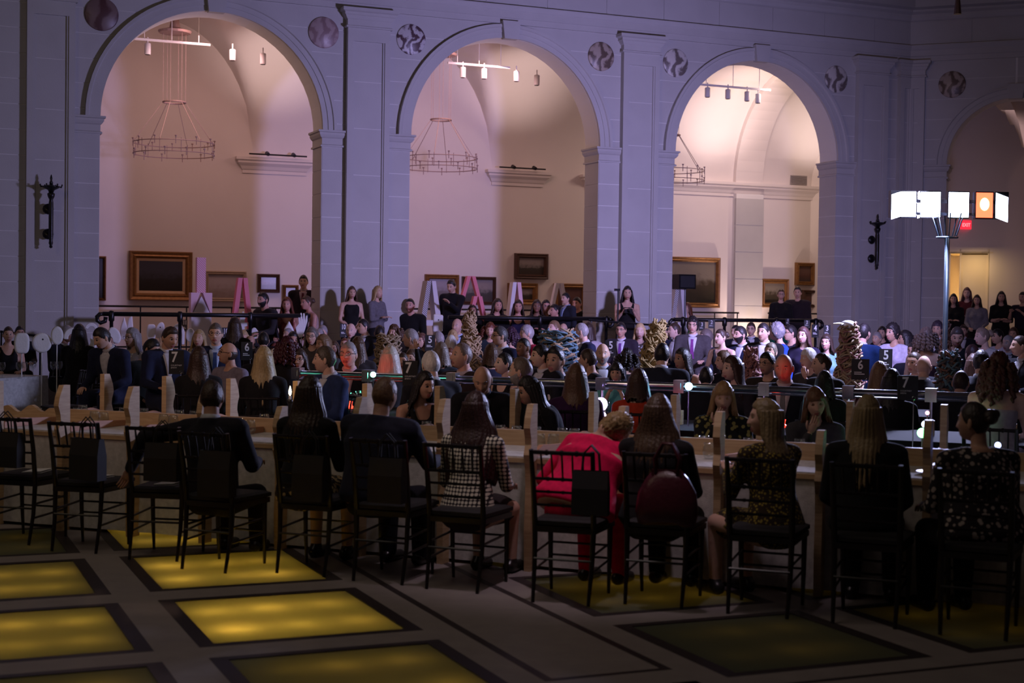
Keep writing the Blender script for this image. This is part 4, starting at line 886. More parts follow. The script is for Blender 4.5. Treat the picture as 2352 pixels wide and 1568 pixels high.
# candle in a tall dark holder
p = P_t(666, 930, 10.4); c = thing('candle', 'lit candle on a tall black holder by the pine uprights', 'candle', (p.x, p.y, .757), TA); zf = P_t(667, 908, 10.4).z - .757
m = MB(); m.lathe([(.045, 0), (.045, .01), (.016, .02), (.014, zf-.07), (.024, zf-.06), (.024, zf-.03), (.0, zf-.03)], n=12); m.build('holder', BLACKM, c, True)
m = MB(); m.lathe([(.011, zf-.05), (.011, zf+.0), (.0, zf+.0)], n=10); m.build('wax', WHITEC, c)
m = MB(); m.lathe([(.0, zf), (.010, zf+.012), (.012, zf+.03), (.007, zf+.055), (.0, zf+.08)], n=10); m.build('flame', mat('candle_flame', (1, .8, .4), .5, emit=(1, .78, .42), estr=22), c, True)
lamp('candle_glow', 'POINT', (p.x, p.y, .757+zf+.11), 1.0, (1, .62, .25), size=.03)
# ------------------------------------------------------------------ numbered table signs
NUMM = mat('white_ink', (.78, .78, .80), .6, noise_c=(20, (.72, .72, .74), .3))
def sign(num, x0, y0, x1, y1, tt, label, turn=0, lines=(), dim=False):
    p = P_t((x0+x1)/2, (y0+y1)/2, tt); d = p.y/FPX; h = (y1-y0)*d; w = max((x1-x0)*d/max(.35, math.cos(R(turn))), h*.6)
    zt = .745; face = math.atan2(p.y, p.x) - R(90) + R(turn)
    g = thing('table_sign', label, 'sign', (p.x, p.y, zt), face, 'numbered table signs'); zc = p.z - zt
    m = MB(); m.box(-w/2, w/2, -.003, .003, zc-h/2, zc+h/2); m.build('card', BLACKC, g)
    if zc - h/2 > .03:
        m = MB(); m.tube([(w*.3, .008, 0), (w*.3, .008, zc-h*.3)], .004, 6); m.lathe([(.04, 0), (.04, .006), (.006, .01)], (w*.3, .008, 0), 12); m.build('pole', CHROME, g)
        m = MB(); m.tube([(w*.3+.012*math.cos(a), -.004, zc-h*.42+.012*math.sin(a)) for a in [2*PI*k/12 for k in range(13)]], .0022, 5, cap=False); m.build('clip_ring', CHROME, g)
    sz = h*.60 if len(num) < 2 else h*.5
    text(num, sz, NUMM, g, (-w*.12 if lines else 0), -.0035, zc + h*.46 - sz*.74, 'numeral', True, sx=.85)
    for k, l in enumerate(lines or ('', '')):
        if l: text(l, h*.085, NUMM, g, -w*.36, -.0035, zc - h*.16 - k*h*.1, 'small_lettering', False, center=False)
        else:
            for q in range(1): m = MB(); m.box(-w*.34, -w*.34 + w*(.42 if k == 0 else .58), -.0042, -.003, zc-h*.16-k*h*.085, zc-h*.12-k*h*.085); m.build('small_lettering', NUMM, g)
SG = [('7', 388, 804, 422, 859, 12.3, 'number 7 sign at the left, before the dark-haired back', 0, ('COURTNEY', 'SMITH')), ('7', 925, 828, 959, 885, 11.2, 'number 7 sign beside the dark-haired woman at the long table', 0, ('COURTNEY', 'SMITH')),
      ('7', 2062, 862, 2108, 918, 11.2, 'dim number 7 sign at the right behind the blonde hair', 8, ('COURTNEY', 'SMITH')), ('6', 554, 785, 580, 827, 15.3, 'number 6 sign at the left beside the blonde back', 0),
      ('6', 1187, 801, 1219, 840, 15.3, 'number 6 sign in the middle, half hidden by a head', 0), ('6', 1956, 824, 1996, 872, 15.3, 'number 6 sign at the right in front of the pink rope cone', 0),
      ('5', 976, 769, 999, 806, 18.0, 'number 5 sign at the left of the red-faced man', 0), ('5', 1390, 781, 1415, 821, 18.0, 'number 5 sign in the middle before the navy suit and violet tie', 0), ('5', 2021, 801, 2048, 850, 17.8, 'number 5 sign at the right below the woman in the white tee', 0),
      ('10', 511, 752, 525, 788, 20.6, 'number 10 sign beside the man in the light blue tie', 40), ('10', 781, 743, 796, 774, 20.6, 'number 10 sign beside the bald pink-faced man', 40), ('11', 417, 734, 430, 761, 23.3, 'number 11 sign among the foam shapes at the left', 40), ('11', 49, 743, 61, 769, 20.0, 'number 11 sign at the far left edge', 40), ('11', 685, 729, 695, 752, 23.3, 'number 11 sign in front of the foam glove', 40),
      ('3', 1605, 739, 1619, 759, 25.6, 'number 3 sign right of the man in the grey suit', 20), ('2', 1627, 734, 1642, 754, 26.0, 'number 2 sign above the short grey hair', 10), ('1', 1805, 731, 1813, 746, 26.0, 'number 1 sign under the green skirt', 20), ('2', 1847, 735, 1860, 752, 26.0, 'number 2 sign above the woman lit in pink', 10), ('4', 1866, 745, 1879, 775, 23.3, 'number 4 sign right of the woman lit in pink', 30), ('3', 1892, 746, 1907, 773, 23.3, 'number 3 sign left of the big rope cone', 20)]
for s in SG: sign(*s)
# ------------------------------------------------------------------ heaps of coiled rope
def rope_mat(i, c1, c2): return mat('rope_%d' % i, c1, .8, noise_c=(5, c2, .35), bump=(120, .6))
def rope(x0, y0, x1, y1, tt, m, label, topw=.3, seed=1, lean=0., wad=None, n=None):
    c = P_t((x0+x1)/2, y1, tt); d = c.y/FPX; h = P_t((x0+x1)/2, y0, tt).z - .745; w = (x1-x0)*d/2; g = thing('rope_sculpture', label, 'rope sculpture', (c.x, c.y, .745), math.atan2(c.y, c.x)-R(90), 'rope sculptures on the tables')
    rr = random.Random(seed); mats = m if isinstance(m, list) else [m]; strands = n or 5
    for k in range(strands):
        pts = []; N_ = 110; ph = rr.uniform(0, 6.3)
        for i in range(N_):
            q = i/(N_-1); zz = h*(q*.97) if k % 2 == 0 else h*(1-q)*.97
            rad = 1.22*w*(1-(1-topw)*(zz/h)**1.2); a = ph + i*.62*(1 if k % 2 else -1)
            r2 = rad*(.72+.28*math.sin(i*1.7+k)) + .01*rr.uniform(-1, 1)
            pts.append(Vector((r2*math.cos(a) + lean*w*zz/h + rr.uniform(-.02, .02), r2*math.sin(a)*.8 + rr.uniform(-.02, .02), max(0.012, zz + .045*math.sin(i*2.3+k) + rr.uniform(-.02, .02)))))
        sm = []
        for i in range(len(pts)-1): sm += [pts[i], (pts[i]+pts[i+1])/2 + Vector((rr.uniform(-.012, .012), 0, rr.uniform(-.012, .012)))]
        b = MB(); b.tube(sm, .0125, 5); b.build('rope', mats[k % len(mats)], g, True)
    core = MB(); core.lathe([(0, 0), (w*.62, .0), (w*.55, h*.4), (w*topw*.6, h*.85), (0, h*.9)], n=14)
    for i, v_ in enumerate(core.v): core.v[i] = (v_[0] + lean*w*v_[2]/h, v_[1]*.8, v_[2])
    core.build('rope_core', mats[0], g, True)
    return g, h, w
RT = rope_mat(1, (.40, .31, .19), (.28, .21, .12)); RB = rope_mat(2, (.44, .32, .18), (.34, .23, .12)); RBL = rope_mat(3, (.07, .15, .20), (.14, .24, .28)); RY = rope_mat(4, (.46, .35, .15), (.36, .25, .10)); RP = rope_mat(5, (.36, .17, .15), (.26, .12, .11)); RDK = rope_mat(6, (.06, .07, .08), (.12, .10, .09)); RR = rope_mat(7, (.26, .13, .09), (.18, .09, .06))
rope(860, 768, 922, 850, 17.6, RT, 'grey-brown rope mound left of the raised arm', .75, 3); rope(1058, 714, 1114, 815, 18.3, RB, 'tan rope tower, tallest of the ropes in the middle', .35, 5, -.35)
rope(1240, 757, 1324, 806, 18.1, [RBL, RB], 'blue and orange rope bundle under the fair-haired men', .9, 7, 0, None, 7); rope(1450, 733, 1524, 855, 17.8, RY, 'yellow rope tower leaning to the right', .32, 9, .7, None, 7)
rope(1702, 800, 1752, 885, 15.6, RP, 'reddish rope mound left of the bald man', .45, 11, -.2); rope(1914, 742, 1982, 870, 16.6, [RT, RP, RT], 'broad rope cone with a white cap at the right', .45, 13, 0, None, 8)
rope(2150, 806, 2212, 885, 15.4, [RDK, RBL, RR], 'dark rope mound at the right', .6, 15, -.1); rope(2152, 738, 2190, 812, 18.3, RR, 'slender reddish rope cone before the stage light pole', .2, 17, .1)
p = P_t(1948, 739, 16.6); g = thing('white_cap', 'white cap on top of the broad rope cone', 'cap', p, TA); m = MB(); m.ell((0, 0, -.03), (.085, .08, .05), 16, 8); m.build('crown', WHITEC, g, True); m = MB(); m.prism([(-.16, -.08, -.03), (-.05, -.12, -.03), (-.02, .0, -.02), (-.12, .05, -.02)], (0, 0, .012)); m.build('peak', WHITEC, g)
# ------------------------------------------------------------------ white foam cut-outs on thin stems
def foam(x0, y0, x1, y1, tt, shape, label, rot=0, dot=False):
    c = P_t((x0+x1)/2, (y0+y1)/2, tt); d = c.y/FPX; w, h = (x1-x0)*d/2, (y1-y0)*d/2; sx_ = c.dot(TX); on = any(abs(tt-r_[0]) < .57 and r_[1]+.05 < sx_ < r_[2]-.05 for r_ in ROWS); zb_ = .745 if on else (ZP if c.dot(WY) > 23.2 else 0); g = thing('foam_sculpture', label, 'foam sculpture', (c.x, c.y, zb_), math.atan2(c.y, c.x)-R(90), 'white foam shapes on stems'); zc = max(c.z-zb_, h*.6)
    def tr(px, pz): a = R(rot); return (px*math.cos(a)-pz*math.sin(a), pz*math.cos(a)+px*math.sin(a)+zc)
    m = MB()
    if shape == 'oval': poly = [(w*math.cos(2*PI*k/24), h*math.sin(2*PI*k/24)) for k in range(24)]
    elif shape == 'capsule': poly = [(w*math.copysign(abs(math.cos(a))**.5, math.cos(a)), h*math.copysign(abs(math.sin(a))**.8, math.sin(a))) for a in [2*PI*k/28 for k in range(28)]]
    elif shape == 'ears': poly = [(-w*.9, -h), (w*.3, -h), (w, -h*.1), (w*.8, h), (w*.25, h*.7), (w*.05, h*.1), (-w*.4, h*.85), (-w*.75, h*.3), (-w, -h*.2)]
    elif shape == 'hand': poly = [(-w*.7, -h), (w*.2, -h), (w*.7, -.2*h), (w, .3*h), (w*.95, .8*h), (w*.72, .75*h), (w*.6, .35*h), (w*.5, .95*h), (w*.25, .98*h), (w*.2, .4*h), (w*.02, h), (-w*.22, .98*h), (-w*.2, .35*h), (-w*.42, .88*h), (-w*.62, .8*h), (-w*.5, .1*h), (-w, -.2*h)]
    elif shape == 'star': poly = [((1 if k % 2 == 0 else .55)*w*math.cos(PI*k/6+.2), (1 if k % 2 == 0 else .55)*h*math.sin(PI*k/6+.2)) for k in range(12)]
    elif shape == 'piece': poly = [(-w*.5, -h), (w*.4, -h), (w*.4, -h*.5), (w, -h*.45), (w, -h*.1), (w*.35, -h*.1), (w*.5, h*.45), (w*.2, h*.5), (w*.2, h), (-w*.05, h), (-w*.1, h*.55), (-w*.6, h*.5), (-w*.5, h*.1), (-w, h*.15), (-w, -h*.15), (-w*.45, -h*.2)]
    elif shape == 'card': poly = [(-w, -h), (w*.9, -h), (w, h*.9), (-w*.9, h)]
    elif shape == 'flame': poly = [(-w*.8, -h), (w, -h*.9), (w*.7, -h*.1), (0, h), (-w*.7, -h*.1)]
    elif shape == 'arch':
        o = [(w*math.cos(a), h*math.sin(a)) for a in [PI*.95 - PI*1.0*k/14 for k in range(15)]]; poly = o + [(w*.96, -h), (w*.5, -h)] + [(w*.52*math.cos(a), h*.45*math.sin(a)) for a in [PI*k/10 for k in range(11)]]
    P_ = [tr(*q) for q in poly]; dp = min(.05, .5*min(w, h))
    m.prism([(x, -dp, z) for x, z in P_], (0, 2*dp, 0)); o = m.build('foam_shape', FOAM, g)
    bv = o.modifiers.new('soft', 'BEVEL'); bv.width = dp*.6; bv.segments = 3
    zlow = min(z for _, z in P_)
    if zlow > .03: m = MB(); m.tube([(0, 0, 0), (0, 0, max(zlow+.02, .03))], .008, 6); m.lathe([(.05, 0), (.05, .006), (.008, .01)], n=10); m.build('stem', WHITEC, g)
    if dot: m = MB(); m.ell((w*.1, -dp-.001, zc+h*.35), (.012, .003, .012), 8, 6); m.build('peg', BLACKC, g)
FO = [(33, 764, 67, 812, 15.6, 'capsule', 'thick white foam capsule at the far left'), (74, 764, 118, 810, 15.9, 'oval', 'tilted white foam oval with dark pegs', 0, True), (117, 749, 145, 792, 16.0, 'oval', 'upright white foam egg'), (195, 741, 224, 771, 18.3, 'arch', 'white foam cane hook above the bent dark head', 0), (203, 771, 226, 810, 18.1, 'star', 'curly white foam cut-out left of the bowed man'), (250, 750, 276, 790, 18.0, 'oval', 'long slanted white foam leaf behind the navy suit', 25), (276, 722, 306, 780, 20.6, 'ears', 'white foam rabbit-ear cut-out under the handrail'),
      (337, 744, 358, 780, 20.6, 'capsule', 'small white foam capsule left of the dotted foam drop'), (357, 739, 377, 777, 20.8, 'oval', 'white foam drop with a dark peg', -15, True), (394, 743, 424, 791, 20.5, 'arch', 'white foam arch beside the number 11 sign'), (427, 753, 447, 786, 20.6, 'oval', 'round white foam ball above the blonde woman'), (452, 739, 471, 758, 23.2, 'star', 'small spiky white foam cut-out'), (545, 715, 569, 761, 20.8, 'piece', 'white foam jigsaw cut-out before the long dark hair'), (614, 732, 636, 750, 23.3, 'card', 'notched white foam block before the handrail'), (649, 736, 678, 770, 20.7, 'flame', 'white foam cone beside the foam glove'), (679, 718, 706, 774, 20.9, 'hand', 'white foam glove with open fingers'), (576, 752, 592, 778, 20.6, 'oval', 'white foam lump behind the blonde back'), (750, 735, 766, 752, 23.4, 'flame', 'white foam wedge left of the number 10 sign'),
      (850, 737, 866, 754, 23.4, 'oval', 'small white foam ball under the blonde standing woman'), (897, 721, 912, 741, 25.0, 'flame', 'white foam flame left of the raised hand'), (959, 729, 975, 766, 22.8, 'card', 'tall white foam card with a line drawing'), (994, 721, 1018, 762, 23.3, 'card', 'white foam card with a black figure', 0, True), (876, 722, 888, 746, 25.0, 'piece', 'white foam scroll by the dark head'), (147, 752, 190, 800, 16.6, 'arch', 'white foam branch leaning over the black-haired back', 18)]
for f_ in FO: foam(*f_)
# extra empty black chairs seen between the tables at the left
for x, t_, l in ((150, 14.4, 'black ballroom chair at the gap by the white table'), (205, 14.0, 'black ballroom chair with lit spindles behind the pine uprights'), (228, 14.35, 'black ballroom chair under the bowed man in navy')):
    q = P_t(x, 880, t_); chair(q.dot(TX), t_, TA+R(170 if x > 180 else 150), l, 'black chairs at the tables behind', True)
# ================================================================== PEOPLE
def smooth(a, b, x): t = np.clip((x-a)/(b-a), 0, 1); return t*t*(3-2*t)
def sphere_dirs(n, m):
    d = []; 
    for i in range(m+1):
        th = PI*i/m
        for j in range(n): ph = 2*PI*j/n; d.append((math.sin(th)*math.sin(ph), math.sin(th)*math.cos(ph), math.cos(th)))
    f = [(i*n+j, (i+1)*n+j, (i+1)*n+(j+1) % n, i*n+(j+1) % n) for i in range(m) for j in range(n)]
    return np.array(d), f
def head_pts(d, fem, detail=True):
    x, y, z = d[:, 0], d[:, 1], d[:, 2]
    ax, yf, yb, zt, zb = (.070, .088, .094, .112, .108) if fem else (.074, .091, .097, .116, .114)
    p = np.stack([x*ax, np.where(y > 0, y*yf, y*yb), np.where(z > 0, z*zt, z*zb)], 1); k = np.clip(-z, 0, 1)
    p[:, 0] *= 1 - (.30 if fem else .21)*k**1.6
    p[:, 1] = np.where(y < 0, p[:, 1]*(1-.40*k), p[:, 1] + .010*k*np.clip(y*1.6, 0, 1))
    if not detail: return p
    fr = smooth(.25, .6, y); px, pz = p[:, 0].copy(), p[:, 2].copy(); g = lambda v, s: np.exp(-(v/s)**2)
    p[:, 1] += fr*.015*g(z+.84, .22)*g(px, .035)
    nose = np.clip((.030-pz)/.056, 0, 1)*smooth(-.043, -.027, pz); p[:, 1] += fr*(.025 if not fem else .021)*nose*g(px, .010+.005*nose)
    p[:, 1] += fr*.004*nose*g(np.abs(px)-.013, .006)*g(pz+.026, .008)
    p[:, 1] -= fr*.011*g(np.abs(px)-.031, .015)*g(pz-.012, .012)
    p[:, 1] += fr*.004*g(pz-.034, .009)*g(px, .05)
    p[:, 1] += fr*.006*g(px, .022)*(g(pz+.057, .006)+g(pz+.070, .007))
    p[:, 1] += fr*.004*g(np.abs(px)-.043, .018)*g(pz+.016, .02)
    p[:, 1] -= fr*.003*g(px, .03)*g(pz+.083, .007)
    return p
def head_mesh(fem, res=1, eyes=True):
    """verts, faces, materials (0 skin 1 lips 2 eye white 3 iris 4 brow)"""
    n, m = (40, 36) if res == 1 else (64, 60); d, f = sphere_dirs(n, m); p = head_pts(d, fem); mb = MB()
    mi = []
    for q in f:
        c = p[list(q)].mean(0); mi.append(1 if (abs(c[0]) < .024 - .25*abs(c[2]+.063) and -.076 < c[2] < -.050 and c[1] > .06) else 0)
    mb.add([tuple(a) for a in p], f); mb.m = mi
    def ysurf(X, Z):
        k = np.argmin((p[:, 0]-X)**2 + (p[:, 2]-Z)**2 + (p[:, 1] < 0)*9); return p[k, 1]
    for s in (-1, 1):
        mb.ell((s*(.070 if fem else .074), -.010, -.006), (.009, .019, .031), 10, 7, 0, Matrix.Rotation(s*R(18), 3, 'Z'))
        ye = ysurf(s*.031, .012)
        if eyes:
            mb.ell((s*.031, ye-.0062, .012), (.0125, .0105, .0085), 12, 8, 2); mb.ell((s*.031, ye+.0006, .0122), (.0055, .004, .0058), 8, 6, 3)
            mb.ell((s*.031, ye-.004, .0185), (.0145, .010, .0045), 10, 6, 0)
        else: mb.ell((s*.031, ye-.005, .012), (.0135, .0105, .0095), 12, 8, 0)
        yb = ysurf(s*.030, .035); mb.tube([(s*.014, yb+.001, .031), (s*.030, yb+.002, .037), (s*.048, yb-.009, .032)], [.0035, .0042, .0022] if not fem else [.002, .0028, .0015], 6, 4)
    return mb
HEADS = {(f, r, e): head_mesh(f, r, e) for f in (0, 1) for r in (1, 2) for e in (0, 1)}
def hair_mesh(style, fem, L=.3, seed=0, res=1, wide=1.):
    """hair in head space"""
    rr = random.Random(seed); ox = rr.uniform(0, 50); mb = MB(); n, m = (36, 26) if res == 1 else (64, 44); d, f = sphere_dirs(n, m); p = head_pts(d, fem, False)
    az = np.abs(np.degrees(np.arctan2(d[:, 0], d[:, 1])))
    front, side, back = {'short': (.56, .05, -.62), 'crop': (.60, .12, -.55), 'recede': (.80, .10, -.60), 'fringe_bald': (9, .02, -.55), 'long': (.62, -.30, -.7), 'bangs': (.36, -.35, -.7), 'bob': (.60, -.35, -.75), 'bun': (.60, .0, -.55), 'curly': (.52, -.40, -.75), 'quiff': (.66, .08, -.6), 'thin': (.66, .08, -.55), 'pixie': (.45, -.15, -.66)}[style]
    zt = np.interp(az, [0, 48, 80, 105, 130, 180], [front, front*.92 if front < 5 else front, side if front < 5 else .5, side-.22, back, back])
    mk = smooth(zt-.09, zt+.07, d[:, 2])
    if style == 'fringe_bald': mk = smooth(80, 96, az)*smooth(back-.1, back+.1, d[:, 2])*(1-smooth(.12, .32, d[:, 2]))
    th = {'short': .085, 'crop': .045, 'recede': .065, 'fringe_bald': .06, 'long': .15, 'bangs': .15, 'bob': .16, 'bun': .075, 'curly': .20, 'quiff': .10, 'thin': .05, 'pixie': .10}[style]
    vv = []
    for i in range(len(d)):
        q = Vector(d[i]); nz = noise.noise(q*(13 if style == 'curly' else 5) + Vector((ox, 0, 0))); st = math.sin(math.degrees(math.atan2(q.x, q.y))*.42 + 3*nz)*.012
        t_ = th*(1 + (.95 if style == 'curly' else .25)*nz) + st*(0 if style in ('crop', 'curly') else 1)
        if style == 'quiff' and q.y > .2 and q.z > .4: t_ += .10*q.z
        vv.append(tuple(np.array(p[i])*(.955 + mk[i]*(.045+t_))))
    mb.add(vv, f)
    if style in ('long', 'bangs', 'bob'):
        if style == 'bob': L = min(L, .15)
        a0 = 58 if style != 'bangs' else 48; nc, nr = (30, 16) if res == 1 else (64, 28); rings_o, rings_i = [], []
        for r_ in range(nr+1):
            q = r_/nr; z = .055 - (L+.055)*q
            hx = np.interp(-z, [-.06, .0, .06, .12, .20, .30, .6], [.078, .090, .100, .112, .130, .140, .115])*(1 + (wide-1)*smooth(-.02, .14, -z)); yb = np.interp(-z, [-.06, 0, .06, .12, .2, .3, .6], [.104, .112, .108, .108, .142, .158, .165]); yf = np.interp(-z, [-.06, 0, .1, .18, .3], [.03, .03, .025, -.02, -.05])
            aa = a0 + (22*smooth(.12, .25, -z)); ro, ri = [], []
            for c in range(nc+1):
                an = R(aa + (360-2*aa)*c/nc); sn, cs = math.sin(an), math.cos(an); nz = noise.noise(Vector((c*.55+ox, z*6, 1))); st = 1 + .035*math.sin(c*(60/nc)*1.9 + z*9 + 2*nz) + .05*nz*q
                y = yf*max(cs, 0)/max(.01, math.cos(R(aa))) if cs > 0 else yb*cs
                zz = z - (q**3)*(.05*nz + .02*math.sin(c*3.1))
                ro.append((hx*sn*st, y*st - (.006 if cs < 0 else 0), zz)); ri.append((hx*sn*st*.80, y*st*(.80 if cs > 0 else .84), zz + .004))
            rings_o.append(ro); rings_i.append(ri)
        rings = [o + list(reversed(i)) for o, i in zip(rings_o, rings_i)]; mb.loft(rings)
    if style == 'bun': mb.ell((0, -.105, .035), (.048, .044, .046), 14, 10); mb.ell((.02, -.12, .05), (.03, .03, .03), 10, 8); mb.ell((-.022, -.115, .02), (.03, .03, .03), 10, 8)
    if style == 'curly' and L > .08:
        N_ = 40 if res == 1 else 80
        for k in range(N_):            # loose ringlets hung round the back and sides
            an = R(rr.uniform(70, 290)); z0 = rr.uniform(-.02, .07); l_ = L*rr.uniform(.7, 1.05); r0 = rr.uniform(.085, .10); pts = []
            for q in range(12):
                f_ = q/11; ra = r0 + .045*f_**.7 + .010*math.sin(q*2.1+k); a2 = an + .10*math.cos(q*2.1+k); pts.append((ra*math.sin(a2), -.02 + 1.1*ra*math.cos(a2), z0 - l_*f_))
            mb.tube(pts, [.014]+[.019]*10+[.008], 5)
    return mb
PEND = []          # bodies whose remesh is applied at the end: (object, extra mesh builder)
def skel(P):
    """joints of a figure in its own frame (faces +Y); P: pose dictionary"""
    fem = P['fem']; sit = P.get('sit', True); S = {}
    hip = Vector((0, 0, (.53 if sit else .93) + P.get('lift', 0))); S['hip'] = hip
    M_ = Matrix.Rotation(R(P.get('twist', 0)), 3, 'Z') @ Matrix.Rotation(R(P.get('roll', 0)), 3, 'Y') @ Matrix.Rotation(R(-P.get('lean', 5)), 3, 'X'); S['M'] = M_
    tl = .48 if fem else .51; S['tl'] = tl
    S['neck'] = hip + M_ @ Vector((0, -.01, tl)); sw = (.165 if fem else .195)*P.get('broad', 1); S['sw'] = sw
    # the spine bows: the upper back curves with the lean
    hr = Matrix.Rotation(R(P.get('hyaw', 0)), 3, 'Z') @ Matrix.Rotation(R(P.get('hroll', 0)), 3, 'Y') @ Matrix.Rotation(R(P.get('hpitch', 0)), 3, 'X')
    S['H'] = M_ @ Matrix.Rotation(R(P.get('lean', 5)*.75), 3, 'X') @ hr
    nk = M_ @ Matrix.Rotation(R(P.get('nlean', -P.get('lean', 5)*.3)*-1), 3, 'X') @ Vector((0, .018, .078)); S['hb'] = S['neck'] + nk
    S['head'] = S['hb'] + S['H'] @ Vector((0, .018, .095))
    for s, k in ((-1, 'L'), (1, 'R')):
        sh = hip + M_ @ Vector((s*sw, .0, tl-.042)); S['sh'+k] = sh
        a = P.get('arm'+k, P.get('arm', 'table'))
        if isinstance(a, tuple): el, wr = Vector(a[0]), Vector(a[1]); el = sh + M_ @ Vector((s*el.x, el.y, el.z)); wr = el + M_ @ Vector((s*wr.x, wr.y, wr.z))
        else:
            e, w = {'table': ((.05, .10, -.255), (-.07, .235, .01)), 'lap': ((.05, .04, -.27), (-.09, .20, -.09)), 'chin': ((.0, .20, -.20), (-.10, -.02, .235)), 'hang': ((.04, -.01, -.28), (.0, .05, -.25)), 'cross': ((.04, .06, -.27), (-.21, .14, .04)), 'clasp': ((.05, .03, -.28), (-.15, .16, -.14)), 'raise': ((.06, .06, .22), (-.02, .03, .19)), 'phone': ((.02, .16, -.22), (-.10, .16, .14)), 'behind': ((.26, .08, .10), (-.24, .0, .09)), 'cheek': ((.04, .17, -.2), (-.13, -.02, .25))}[a]
            el = sh + M_ @ Vector((s*e[0], e[1], e[2])); wr = el + M_ @ Vector((s*w[0], w[1], w[2]))
        S['el'+k], S['wr'+k] = el, wr; S['hd'+k] = (wr-el).normalized()
        if sit:
            sp = P.get('spread', 1.); hj = hip + Vector((s*.09, .0, -.03)); kn = hip + Vector((s*.12*sp, .43, -.02)); an = kn + Vector((s*.0, P.get('tuck', .0), -.43)); an.z = .075
        else: hj = hip + Vector((s*.09, 0, -.03)); kn = Vector((s*.10, .02, .49 + P.get('lift', 0)*.5)); an = Vector((s*.11, -.01, .075))
        S['hj'+k], S['kn'+k], S['an'+k] = hj, kn, an
    S['top'] = (S['head'] + S['H'] @ Vector((0, 0, .118))).z
    return S
MALE_T = [(-.10, .13, .11), (0, .17, .128), (.2, .16, .122), (.45, .158, .118), (.72, .182, .124), (.88, .185, .108), (.96, .15, .088), (1.0, .095, .072), (1.05, .062, .062)]
FEM_T = [(-.10, .14, .12), (0, .18, .135), (.2, .158, .12), (.45, .128, .102), (.7, .148, .112), (.86, .155, .092), (.95, .125, .076), (1.0, .075, .06), (1.05, .052, .055)]
def torso(mb, S, P, g=0., t0=-.1, t1=1.05, wide=1.):
    T = FEM_T if P['fem'] else MALE_T; M_ = S['M']; fat = P.get('fat', 1.); ts = np.linspace(t0, t1, 12); rings = []
    A = np.array(T)
    for t in ts:
        rx, ry = np.interp(t, A[:, 0], A[:, 1])*(fat if t < .8 else 1)*wide*P.get('broad', 1), np.interp(t, A[:, 0], A[:, 2])*(fat if t < .8 else 1)
        yo = -.012 + .012*math.sin(PI*np.clip(t, 0, 1)) - (.03*np.clip((t-.55)/.4, 0, 1)*np.clip(P.get('lean', 5)/30, 0, 1))
        rings.append([S['hip'] + M_ @ Vector(((rx+g)*math.cos(a), yo + (ry+g)*math.sin(a), t*S['tl'])) for a in [2*PI*k/20 for k in range(20)]])
    mb.loft(rings)
    if P['fem'] and t1 > .72:
        for s in (-1, 1): mb.ell(S['hip'] + M_ @ Vector((s*.068, .075, .66*S['tl'])), (.062+g, .055+g, .06+g), 10, 8, 0, M_)
def shoulders(mb, S, P, g=0.):
    for k, s in (('L', -1), ('R', 1)):
        base = S['hip'] + S['M'] @ Vector((s*.07, -.008, S['tl']-.028)); r1 = .050 if P['fem'] else .060; mb.capsule(base, .055+g, S['sh'+k], r1+g, 10)
def arm(mb, S, P, k, g=0., upto=1.):
    f = .86 if P['fem'] else 1.; el = S['el'+k]; wr = S['wr'+k]; mb.capsule(S['sh'+k], .056*f+g, el, .040*f+g, 10); 
    if upto > .5: mb.capsule(el, .042*f+g, el + (wr-el)*min(1, (upto-.5)*2), .028*f+g*.9, 10)
def legs(mb, S, P, g=0., upto=1.):
    for k in 'LR':
        mb.capsule(S['hj'+k], .085+g, S['kn'+k], .058+g, 12)
        if upto > .5: mb.capsule(S['kn'+k], .056+g, S['kn'+k] + (S['an'+k]-S['kn'+k])*min(1, (upto-.5)*2), .038+g*.9, 10)
def hand(mb, S, P, k):
    """palm, four unequal bent fingers and a thumb off its side"""
    s = 1 if k == 'R' else -1; d = S['hd'+k]; up = Vector((0, 0, 1)) if abs(d.z) < .8 else S['M'] @ Vector((0, 1, 0)); side = d.cross(up).normalized(); nrm = side.cross(d).normalized(); w = S['wr'+k]; f = .9 if P['fem'] else 1.
    R3 = Matrix((side, d, nrm)).transposed(); mb.ell(w + d*.045, (.036*f, .05*f, .015), 10, 8, 0, R3)
    for i, (x, l) in enumerate(((-.027, .062), (-.009, .074), (.009, .070), (.026, .055))):
        b = w + d*.08*f + side*x*f; k1 = b + d*l*.5 - nrm*.008; k2 = k1 + d*l*.38 - nrm*.022; mb.tube([b - d*.015, b, k1, k2], [.009, .0088, .008, .006], 6)
    x = -s*.03; b = w + d*.025 + side*x*f; mb.tube([b, b + d*.03 + side*x*.7, b + d*.055 + side*x*.85 - nrm*.012], [.011, .010, .007], 6)
def foot(mb, S, k, g=0.):
    a = S['an'+k]; mb.capsule(a + Vector((0, -.03, -.035)), .036+g, a + Vector((0, .15, -.045)), .028+g, 10); mb.capsule(a, .036+g, a + Vector((0, 0, -.03)), .036+g, 8)
def remesh(o, vox, it=4):
    r_ = o.modifiers.new('skin', 'REMESH'); r_.mode = 'VOXEL'; r_.voxel_size = vox; r_.use_smooth_shade = True
    s_ = o.modifiers.new('relax', 'SMOOTH'); s_.factor = .5; s_.iterations = it
LIGHT, TAN, BROWN, DEEP, PALE = (.62, .40, .30), (.50, .30, .21), (.26, .14, .09), (.10, .055, .04), (.70, .48, .40)
HB, HD, HBR, HLB, HBL, HG, HW_, HR = (.016, .013, .013), (.036, .022, .016), (.065, .035, .020), (.16, .095, .05), (.36, .25, .12), (.24, .22, .22), (.55, .52, .50), (.12, .035, .018)
